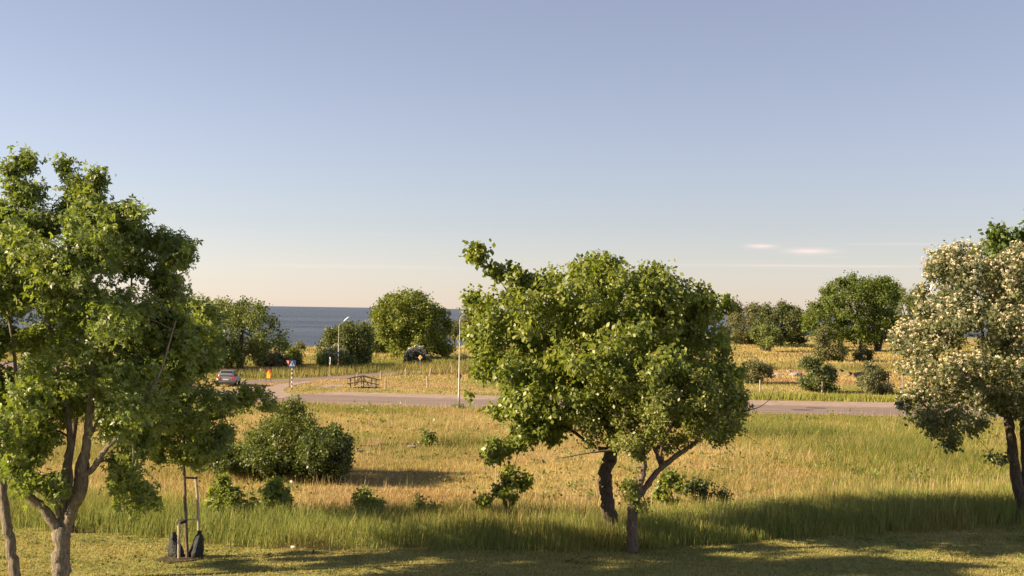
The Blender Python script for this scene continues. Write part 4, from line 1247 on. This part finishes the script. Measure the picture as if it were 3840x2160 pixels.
bar('top_crossbar', zpt(686, 1791, y0 + .1), zpt(741, 1793, y0 + .3), .05, .06, BARK_DARK)
bar('low_crossbar', zpt(664, 1951, y0 - .25), zpt(742, 1947, y0 + .3), .03, .045, STAKE)
bar('tie_bar', zpt(664, 1965, y0 - .33), zpt(699, 1955, y0 - .05), .05, .075, RUBBER)
mb = MB().disc((0.03, -.1, .02), (0, 0, 1), 1, .05, poly=[(.75 * math.cos(t) * (1 + .12 * math.sin(3 * t)), .5 * math.sin(t)) for t in np.linspace(0, 2 * math.pi, 22, endpoint=False)])
mu = mb.build('mulch_patch', rough_mat('mulch', (0.035, 0.022, 0.016), (0.12, 0.075, 0.055), scale=14, bump=1.0), None); mu.location = (float(base_y[0]) - .18, float(base_y[1]), 0)
tag(mu, 'reddish mulch patch under the staked young tree', kind='structure')


def bag(label, px, top_py, base_py, wpx, d, seed):
    r = np.random.default_rng(seed)
    b = pt(px, base_py, d); b[2] = 0
    hgt = (base_py - top_py) / (F / d)
    w = wpx / (F / d) / 2
    ns, nr_ = 24, 13
    prof = [(0.01, .95), (.05, 1.15), (.2, 1.12), (.4, 1.02), (.55, .92), (.68, .80), (.79, .66), (.87, .50), (.92, .38), (.96, .30), (1.0, .34), (1.04, .38), (1.05, .05)]
    vs, fs = [], []
    ph = r.uniform(0, 6, 6)
    for i, (t, q) in enumerate(prof):
        for j in range(ns):
            a = 2 * math.pi * j / ns
            wr = 1 + .10 * math.sin(3 * a + ph[0] + 2 * t) + .08 * math.sin(7 * a + ph[1] - 5 * t) + .07 * math.sin(2 * a + ph[2] + 12 * t)
            vs.append((w * q * wr * math.cos(a) + .05 * math.sin(t * 3 + ph[3]), w * .85 * q * wr * math.sin(a), t * hgt))
    for i in range(len(prof) - 1):
        for j in range(ns):
            fs.append((i * ns + j, i * ns + (j + 1) % ns, (i + 1) * ns + (j + 1) % ns, (i + 1) * ns + j))
    fs.append(tuple((len(prof) - 1) * ns + j for j in range(ns)))
    o = MB().add(vs, fs).build('watering_bag', BAG, None, smooth=True)
    o.location = Vector([float(c) for c in b])
    tag(o, label, 'bag', 'dark watering bags by the stakes')


bag('dark plastic watering bag left of the short stake', 655, 1995, 2086, 50, y0 + .15, 5)
bag('dark plastic watering bag at the foot of the tall stake', 740, 1985, 2083, 46, y0 + .1, 9)

# litter on the lawn edge
p = gp(1096, 2056)
mb = MB()
r = np.random.default_rng(4)
vs = [(r.normal(0, .055), r.normal(0, .03), abs(r.normal(.03, .03))) for _ in range(9)]
mb.add(vs, [(0, 1, 2), (2, 3, 4), (4, 5, 0), (1, 6, 7), (7, 8, 3), (5, 6, 2), (8, 0, 4)])
o = mb.build('paper_litter', WHITE); o.location = (float(p[0]), float(p[1]) - .1, .03)
tag(o, 'crumpled white scrap of litter at the tall grass edge', 'litter')

# two short stumps of stalks in the right meadow
for k, (px, lab) in enumerate([(3122, 'short broken stake in the right meadow, left of two'), (3138, 'short broken stake in the right meadow, right of two')]):
    p = gp(px, 1822)
    o = MB().tube([(0, 0, -.05), (.01, 0, .15), (.03, 0, .30)], [.05, .045, .035], 7).build('broken_stake', WOOD_DARK)
    o.location = (float(p[0]), float(p[1]), 0.0)
    tag(o, lab, 'stake', 'broken stakes in the meadow')

# ------------------------------------------------------------------ fence posts
posts = [(*c3([(1440, 855)])[0], c3([(1436, 934)])[0], 'fence post leaning behind the wooden footbridge'),
         (*c3([(1654, 842)])[0], c3([(1658, 926)])[0], 'fence post by the side road, first right of the footbridge'),
         (*c3([(1886, 824)])[0], c3([(1886, 906)])[0], 'fence post by the side road below the pale hawthorn'),
         (*c3([(2124, 812)])[0], c3([(2108, 892)])[0], 'fence post by the side road leaning right'),
         (*c3([(2316, 795)])[0], c3([(2318, 871)])[0], 'fence post by the side road nearest the tall street lamp'),
         (*c3([(1701, 898)])[0], c3([(1697, 1015)])[0], 'pale fence post standing in the field just right of the footbridge'),
         (*c3([(2087, 892)])[0], c3([(2089, 1003)])[0], 'dark fence post alone in the field left of the tall street lamp'),
         (*c7([(335, 945)])[0], c7([(337, 1052)])[0], 'fence post across the road nearest the broad tree'),
         (*c7([(857, 960)])[0], c7([(852, 1060)])[0], 'fence post across the road before the glossy dark shrub'),
         (*c7([(1408, 945)])[0], c7([(1402, 1068)])[0], 'fence post across the road beside the pale leaved shrub')]
for k, (tx, ty, (bx, by), lab) in enumerate(posts):
    b0 = gp(bx, by)
    t0 = pt(tx, ty, b0[1])
    d = t0 - b0
    r = np.random.default_rng(400 + k)
    pts = [np.array([0, 0, -.15]), d * .33 + r.normal(0, .012, 3), d * .68 + r.normal(0, .012, 3), d * .96, d]
    o = MB().tube(pts, np.array([.085, .082, .078, .075, .045]) * r.uniform(.9, 1.1), 9).build('fence_post', WOOD_POST, None, smooth=False)
    o.location = Vector([float(c) for c in b0])
    tag(o, lab, 'post', 'wooden fence posts')

# ------------------------------------------------------------------ wooden footbridge
d_b = 117.8
ctr = gp(1362, 1452)
br = thing('wooden_footbridge', 'small wooden footbridge with peaked rails in the field', 'footbridge', ctr)


def bpost(px, top, base, off, r_=.055):
    d = d_b + off
    p0, p1 = pt(px, base, d), pt(px, top, d)
    p0[2] = -.1
    MB().tube([p0 - ctr, p1 - ctr], r_, 8).build('post', WOOD_DARK, br)


def brail(a, b, off, name='rail', w=.10, t=.05):
    d = d_b + off
    p0, p1 = Vector(pt(*a, d) - ctr), Vector(pt(*b, d) - ctr)
    v = p1 - p0
    MB().box((p0 + p1) / 2, (v.length, t, w), v.to_track_quat('X', 'Z').to_matrix()).build(name, WOOD_DARK, br)


cb = lambda x, y: (1280 + x / 11.71, 1380 + y / 11.71)
for px, a, b, off in [(405, 425, 880, 0), (980, 325, 800, 0), (1520, 478, 870, 0)]:
    q0, q1 = cb(px, a), cb(px, b)
    bpost(q0[0], q0[1], q1[1], off)
for px, a, b, off in [(590, 345, 700, 1.8), (893, 325, 720, 1.8), (1330, 420, 740, 1.8)]:
    q0, q1 = cb(px, a), cb(px, b)
    bpost(q0[0], q0[1], q1[1], off, .05)
for a, b in [((250, 478), (965, 345)), ((990, 345), (1690, 528)), ((240, 700), (965, 588)), ((1000, 590), (1670, 752))]:
    brail(cb(*a), cb(*b), -.08)
for a, b in [((430, 430), (890, 350)), ((900, 352), (1430, 480)), ((640, 625), (890, 592)), ((900, 592), (1430, 690))]:
    brail(cb(*a), cb(*b), 1.74, w=.08)
for a, b in [((868, 380), (570, 815)), ((1000, 470), (1240, 825))]:
    brail(cb(*a), cb(*b), -.02 if a[0] > 900 else 1.0, 'brace', .09, .05)
brail(cb(690, 600), cb(750, 740), 1.0, 'brace', .07, .05)
dk = [(490, 860), (590, 835), (660, 815), (725, 800), (790, 785), (855, 772), (920, 758)]
for k, (x_, y_) in enumerate(dk):
    q = pt(*cb(x_, y_), d_b - .15)
    q[2] = max(q[2], .05)
    MB().box(Vector(q - ctr) + Vector((0, .9, 0)), (.13, 1.9, .06)).build('plank', WOOD_PALE, br)
for k in range(6):
    f_ = k / 5
    q = pt(*cb(1010 + 420 * f_, 765 + 75 * f_), d_b - .15)
    MB().box(Vector((q - ctr)[:2].tolist() + [max(q[2], .05) - ctr[2]]) + Vector((0, .9, 0)), (.13, 1.9, .06)).build('plank', WOOD_PALE, br)


# ------------------------------------------------------------------ street lamps
def lamp(label, bpx, bend_py, head, bpx_top, rz, mark=None, band=False):
    b0 = gp(*bpx)
    hh_ = float(pt(bpx_top, bend_py, b0[1])[2])
    root = thing('street_lamp', label, 'street lamp', b0, group='street lamps along the roads')
    pole = MB().tube([(0, 0, -.1), (0, 0, 1.2), (0, 0, 1.22), (0, 0, hh_ - .3), (.02, 0, hh_)], [.075, .075, .058, .045, .04], 10).build('pole', STEEL, root, smooth=True)
    hv = pt(head[0], head[1], b0[1]) - b0
    MB().tube(catmull([(0.02, 0, hh_ - .05), (.10, 0, hh_ + .12), (hv[0] * .5, 0, hh_ * .5 + hv[2] * .5), tuple(hv)], 5), .03, 8).build('arm', STEEL, root, smooth=True)
    ax = Vector((hv[0], 0, hv[2] - hh_)).normalized()
    rot = ax.to_track_quat('X', 'Z').to_matrix()
    mb = MB()
    sec = [(-.1, .05, .05), (.05, .10, .08), (.35, .14, .10), (.62, .13, .08), (.72, .05, .03)]
    nseg = 10
    vs, fs = [], []
    for (t, w_, h_) in sec:
        for j in range(nseg):
            a = 2 * math.pi * j / nseg
            p_ = rot @ Vector((t, w_ * math.cos(a), h_ * math.sin(a)))
            vs.append(Vector(hv) + p_)
    for i in range(len(sec) - 1):
        for j in range(nseg):
            fs.append((i * nseg + j, i * nseg + (j + 1) % nseg, (i + 1) * nseg + (j + 1) % nseg, (i + 1) * nseg + j))
    fs.append(tuple(range(nseg))); fs.append(tuple((len(sec) - 1) * nseg + j for j in range(nseg)))
    hd = mb.add(vs, fs).build('lamp_head', WHITE, root, smooth=True)
    MB().box((.34, 0, 0), (.4, .2, .02)).build('lamp_glass', STEEL_DARK, hd)
    g_ = hd.children[0]; g_.location = Vector(hv) + rot @ Vector((0, 0, -.09)); g_.rotation_euler = rot.to_euler()
    if band:
        MB().tube([(0, 0, .9), (0, 0, 1.25)], .082, 10).build('marker_band', RED, root)
    return root


lamp('left street lamp with pale head standing before the sea', (1268, 1392), 1221, (1292, 1203), 1267.5, 0, band=True)
L2 = lamp('tall street lamp by the near road with a diamond sign back', (1720, 1534), 1192, (1758, 1160), 1725, 0)
lamp('street lamp partly hidden by the flowering tree', (3462, 1558), 1140, (3484, 1098), 3475, 0)

# sign back on the tall lamp
b0 = gp(1720, 1534)
q = pt(1722, 1411, b0[1])
sg = thing('sign_back', 'dark back of a diamond sign on the tall street lamp', 'road sign', (q[0], q[1], q[2]))
MB().disc((0, .12, 0), (0, -1, .0), 1, .012, poly=[(.22, 0), (0, .30), (-.22, 0), (0, -.30)]).build('plate', STEEL_DARK, sg)
MB().box((0, .085, .12), (.26, .03, .04)).build('bracket', STEEL, sg)
MB().box((0, .085, -.12), (.26, .03, .04)).build('bracket', STEEL, sg)

# ------------------------------------------------------------------ signs


def pole_part(root, hgt, r_, mat, name='pole', x=0, y=0):
    return MB().tube([(x, y, -.1), (x, y, hgt)], r_, 8).build(name, mat, root)


def poly_disc(poly, thick, mat, name, root, y, z, rz=0.0, x=0):
    o = MB().disc((0, 0, 0), (0, -1, 0), 1, thick, poly=poly).build(name, mat, root)
    o.location = (x, y, z); o.rotation_euler = (0, 0, rz)
    return o


def hgt_at(bpx, py):
    b = gp(*bpx)
    return float(pt(bpx[0], py, b[1])[2])


# temporary orange road sign in a dark frame
b0 = gp(1006, 1434)
root = thing('warning_board', 'orange red roadworks board with yellow disc and plate', 'road sign', b0)
s_ = F / b0[1]
W2 = 9.3 / s_
hh_ = hgt_at((1006, 1434), 1384)
for sx in (-1, 1):
    MB().tube([(sx * W2, 0, -.02), (sx * W2, 0, hh_ - W2)], .035, 8).build('leg', STEEL_DARK, root)
arc = [(W2 * math.cos(t), 0, hh_ - W2 + W2 * 1.0 * math.sin(t)) for t in np.linspace(0, math.pi, 14)]
MB().tube(arc, .035, 8).build('top_frame', STEEL_DARK, root)
MB().tube([(-W2, 0, hh_ * .27), (W2, 0, hh_ * .27)], .03, 8).build('bottom_bar', STEEL_DARK, root)
w_ = W2 * .92
bodyz0, bodyz1 = hh_ * .29, hh_ - W2
pl = [(-w_, bodyz0), (w_, bodyz0)] + [(w_ * math.cos(t), bodyz1 + w_ * .95 * math.sin(t)) for t in np.linspace(0, math.pi, 14)]
cz = hh_ * .6
poly_disc([(x_, z_ - cz) for x_, z_ in pl], .03, paint_mat('sign_red', (0.75, 0.07, 0.03)), 'board', root, 0, cz, -.12)
dz = hh_ * .72
poly_disc([(w_ * .62 * math.cos(t), w_ * .78 * math.sin(t)) for t in np.linspace(0, 2 * math.pi, 22, endpoint=False)], .02, ORANGE, 'disc', root, -.03, dz, -.12)
poly_disc([(w_ * .38 * math.cos(t), w_ * .5 * math.sin(t)) for t in np.linspace(0, 2 * math.pi, 20, endpoint=False)], .02, YELLOW, 'disc_centre', root, -.05, dz, -.12)
poly_disc([(-w_ * .93, -.28), (w_ * .93, -.28), (w_ * .93, .28), (-w_ * .93, .28)], .02, YELLOW, 'plate', root, -.03, hh_ * .29 + .30, -.12)

# give way sign
b0 = gp(1085, 1453)
root = thing('give_way_sign', 'yellow give way triangle with red border on a dark pole', 'road sign', b0)
zt = hgt_at((1085, 1453), 1349)
pole_part(root, zt - .35, .035, STEEL_DARK)
tri = lambda k_: [(-.36 * k_, .24 * k_), (.36 * k_, .24 * k_), (0, -.42 * k_)]
poly_disc(tri(1.0), .012, RED, 'border', root, -.05, zt - .30, -.35)
f_ = poly_disc(tri(.66), .012, YELLOW, 'face', root, -.065, zt - .29, -.35)
f_.location.x -= .012

# pedestrian crossing sign
b0 = gp(1094, 1461)
root = thing('crossing_sign', 'blue pedestrian crossing sign on a black and white pole', 'road sign', b0)
zt = hgt_at((1094, 1461), 1349)
nband = 12
for k in range(nband):
    z0_, z1_ = (zt - .35) * k / nband, (zt - .35) * (k + 1) / nband
    MB().tube([(0, 0, z0_), (0, 0, z1_)], .04, 8).build('pole_band', WHITE if k % 2 else BLACK, root)
zc = zt - .36
poly_disc([(-.33, -.33), (.33, -.33), (.33, .33), (-.33, .33)], .014, BLUE, 'plate', root, -.06, zc, .1)
poly_disc([(-.25, -.22), (.25, -.22), (0, .26)], .008, WHITE, 'triangle', root, -.072, zc, .1)
MB().disc((0, 0, .10), (0, -1, 0), .032, .006, 12).build('figure_head', BLACK, root).location = (0, -.080, zc)
fg = MB()
for poly_ in ([(-.035, .06), (.03, .06), (.035, -.05), (-.03, -.05)], [(-.03, -.05), (.005, -.05), (-.05, -.19), (-.085, -.19)], [(.0, -.05), (.035, -.05), (.085, -.19), (.05, -.19)],
              [(.03, .055), (.085, -.02), (.07, -.035), (.02, .02)], [(-.03, .055), (-.085, -.01), (-.07, -.025), (-.02, .02)]):
    fg.disc((0, 0, 0), (0, -1, 0), 1, .006, poly=poly_)
fg.build('figure', BLACK, root).location = (0, -.080, zc)

# narrow blue disc seen edge on with a red plate under it
b0 = gp(1236, 1426)
root = thing('edge_on_sign', 'blue white sign above red plate, seen nearly edge on', 'road sign', b0)
zt = hgt_at((1236, 1426), 1338)
pole_part(root, zt - .2, .035, STEEL)
poly_disc([(.38 * math.cos(t), .38 * math.sin(t)) for t in np.linspace(0, 2 * math.pi, 22, endpoint=False)], .02, WHITE, 'rim', root, -.05, zt - .4, -1.25)
q_ = poly_disc([(.31 * math.cos(t), .31 * math.sin(t)) for t in np.linspace(0, 2 * math.pi, 22, endpoint=False)], .02, BLUE, 'disc', root, -.055, zt - .4, -1.25)
q_.location.x -= .012
poly_disc([(-.32, -.34), (.32, -.34), (.32, .34), (-.32, .34)], .02, RED, 'red_plate', root, -.05, zt - 1.18, -1.38)

# yellow diamond priority sign
b0 = gp(1575, 1402)
root = thing('priority_sign', 'yellow diamond priority road sign with white border', 'road sign', b0)
zt = hgt_at((1575, 1402), 1331)
pole_part(root, zt - .4, .03, STEEL)
dia = lambda k_: [(.25 * k_, 0), (0, .29 * k_), (-.25 * k_, 0), (0, -.29 * k_)]
poly_disc(dia(1), .012, WHITE, 'border', root, -.05, zt - .29, -.15)
poly_disc(dia(.8), .012, ORANGE, 'face', root, -.064, zt - .29, -.15)

# thin reflector post and grey pole
b0 = gp(977, 1404)
o = MB().tube([(0, 0, -.1), (0, 0, .55), (.01, 0, .62)], [.05, .05, .03], 8).build('reflector_post', WHITE)
o.location = Vector([float(c) for c in b0])
tag(o, 'short white reflector post in the verge left of the orange sign', 'post')
b0 = gp(3384, 1536)
root = thing('marker_pole', 'thin grey pole across the road in front of the flowering tree', 'pole', b0)
pole_part(root, hgt_at((3384, 1536), 1404), .045, STEEL)
MB().tube([(0, 0, hgt_at((3384, 1536), 1404)), (0, 0, hgt_at((3384, 1536), 1404) + .04)], .055, 8).build('cap', STEEL_DARK, root)

# ------------------------------------------------------------------ car
b0 = gp(858, 1446)
car = thing('car', 'dark grey estate car driving away on the road at left', 'car', b0, R(5))
L_, HW = 4.4, .89


def loft(name, secs, mat, parent, n=20, p=3.2):
    vs, fs = [], []
    for (y_, hw, z0_, z1_) in secs:
        cz_, hz = (z0_ + z1_) / 2, (z1_ - z0_) / 2
        for j in range(n):
            a = 2 * math.pi * (j + .5) / n
            ca, sa = math.cos(a), math.sin(a)
            vs.append((hw * math.copysign(abs(ca) ** (2 / p), ca), y_, cz_ + hz * math.copysign(abs(sa) ** (2 / p), sa)))
    for i in range(len(secs) - 1):
        for j in range(n):
            fs.append((i * n + j, (i + 1) * n + j, (i + 1) * n + (j + 1) % n, i * n + (j + 1) % n))
    fs.append(tuple(range(n))); fs.append(tuple((len(secs) - 1) * n + j for j in range(n - 1, -1, -1)))
    return MB().add(vs, fs).build(name, mat, parent, smooth=True)


body = loft('body', [(-2.2, .66, .38, .72), (-2.17, .80, .30, .92), (-2.05, .87, .24, .98), (-1.2, .9, .2, 1.0), (0, .9, .2, .98), (1.2, .89, .2, .94), (1.85, .86, .22, .84), (2.12, .76, .28, .72), (2.2, .6, .36, .62)], CAR_PAINT, car)
cabin = loft('cabin', [(-2.02, .70, .90, 1.08), (-1.86, .73, .90, 1.30), (-1.62, .70, .90, 1.46), (-1.0, .69, .9, 1.52), (-.2, .69, .9, 1.52), (.45, .67, .9, 1.42), (1.25, .72, .88, .97)], CAR_PAINT, car, p=4.5)
MB().add([(-.58, -2.045, 1.03), (.58, -2.045, 1.03), (.50, -1.75, 1.44), (-.50, -1.75, 1.44), (-.58, -2.00, 1.0), (.58, -2.00, 1.0), (.50, -1.70, 1.40), (-.50, -1.70, 1.40)],
         [(0, 1, 2, 3), (4, 7, 6, 5), (0, 4, 5, 1), (1, 5, 6, 2), (2, 6, 7, 3), (3, 7, 4, 0)]).build('rear_window', GLASS_CAR, car)
for sx in (-1, 1):
    for (y0_, y1_, ya, yb) in ((-1.75, -1.05, -1.5, -1.05), (-.98, -.1, -.98, -.1), (-.03, 1.0, -.03, .42)):
        MB().add([(sx * .735, y0_, 1.0), (sx * .735, y1_, 1.0), (sx * .705, yb, 1.42), (sx * .705, ya, 1.42), (sx * .70, y0_, 1.0), (sx * .70, y1_, 1.0), (sx * .67, yb, 1.42), (sx * .67, ya, 1.42)],
                 [(0, 1, 2, 3), (4, 7, 6, 5), (0, 4, 5, 1), (1, 5, 6, 2), (2, 6, 7, 3), (3, 7, 4, 0)]).build('side_window', GLASS_CAR, car)
    MB().box((sx * .66, -2.13, .86), (.34, .14, .17)).build('tail_light', TAIL, car, bevel=.03)
    MB().box((sx * .98, .72, 1.03), (.2, .1, .15)).build('wing_mirror', CAR_PAINT, car, bevel=.03)
    for wy in (-1.32, 1.32):
        wh = MB().tube([(sx * .70, wy, .32), (sx * .91, wy, .32)], .32, 20).build('wheel', RUBBER, car)
        MB().tube([(sx * .86, wy, .32), (sx * .925, wy, .32)], .2, 14).build('rim', CHROME, wh)
    MB().tube([(sx * .58, -1.4, 1.545), (sx * .58, .1, 1.54)], .018, 6).build('roof_rail', CHROME, car)
MB().box((0, -2.205, .70), (.52, .02, .115)).build('number_plate', WHITE, car)
MB().box((0, -2.12, .40), (1.45, .16, .2)).build('bumper', STEEL_DARK, car, bevel=.04)
MB().box((0, -1.80, 1.50), (.9, .16, .03)).build('spoiler', CAR_PAINT, car, bevel=.01)
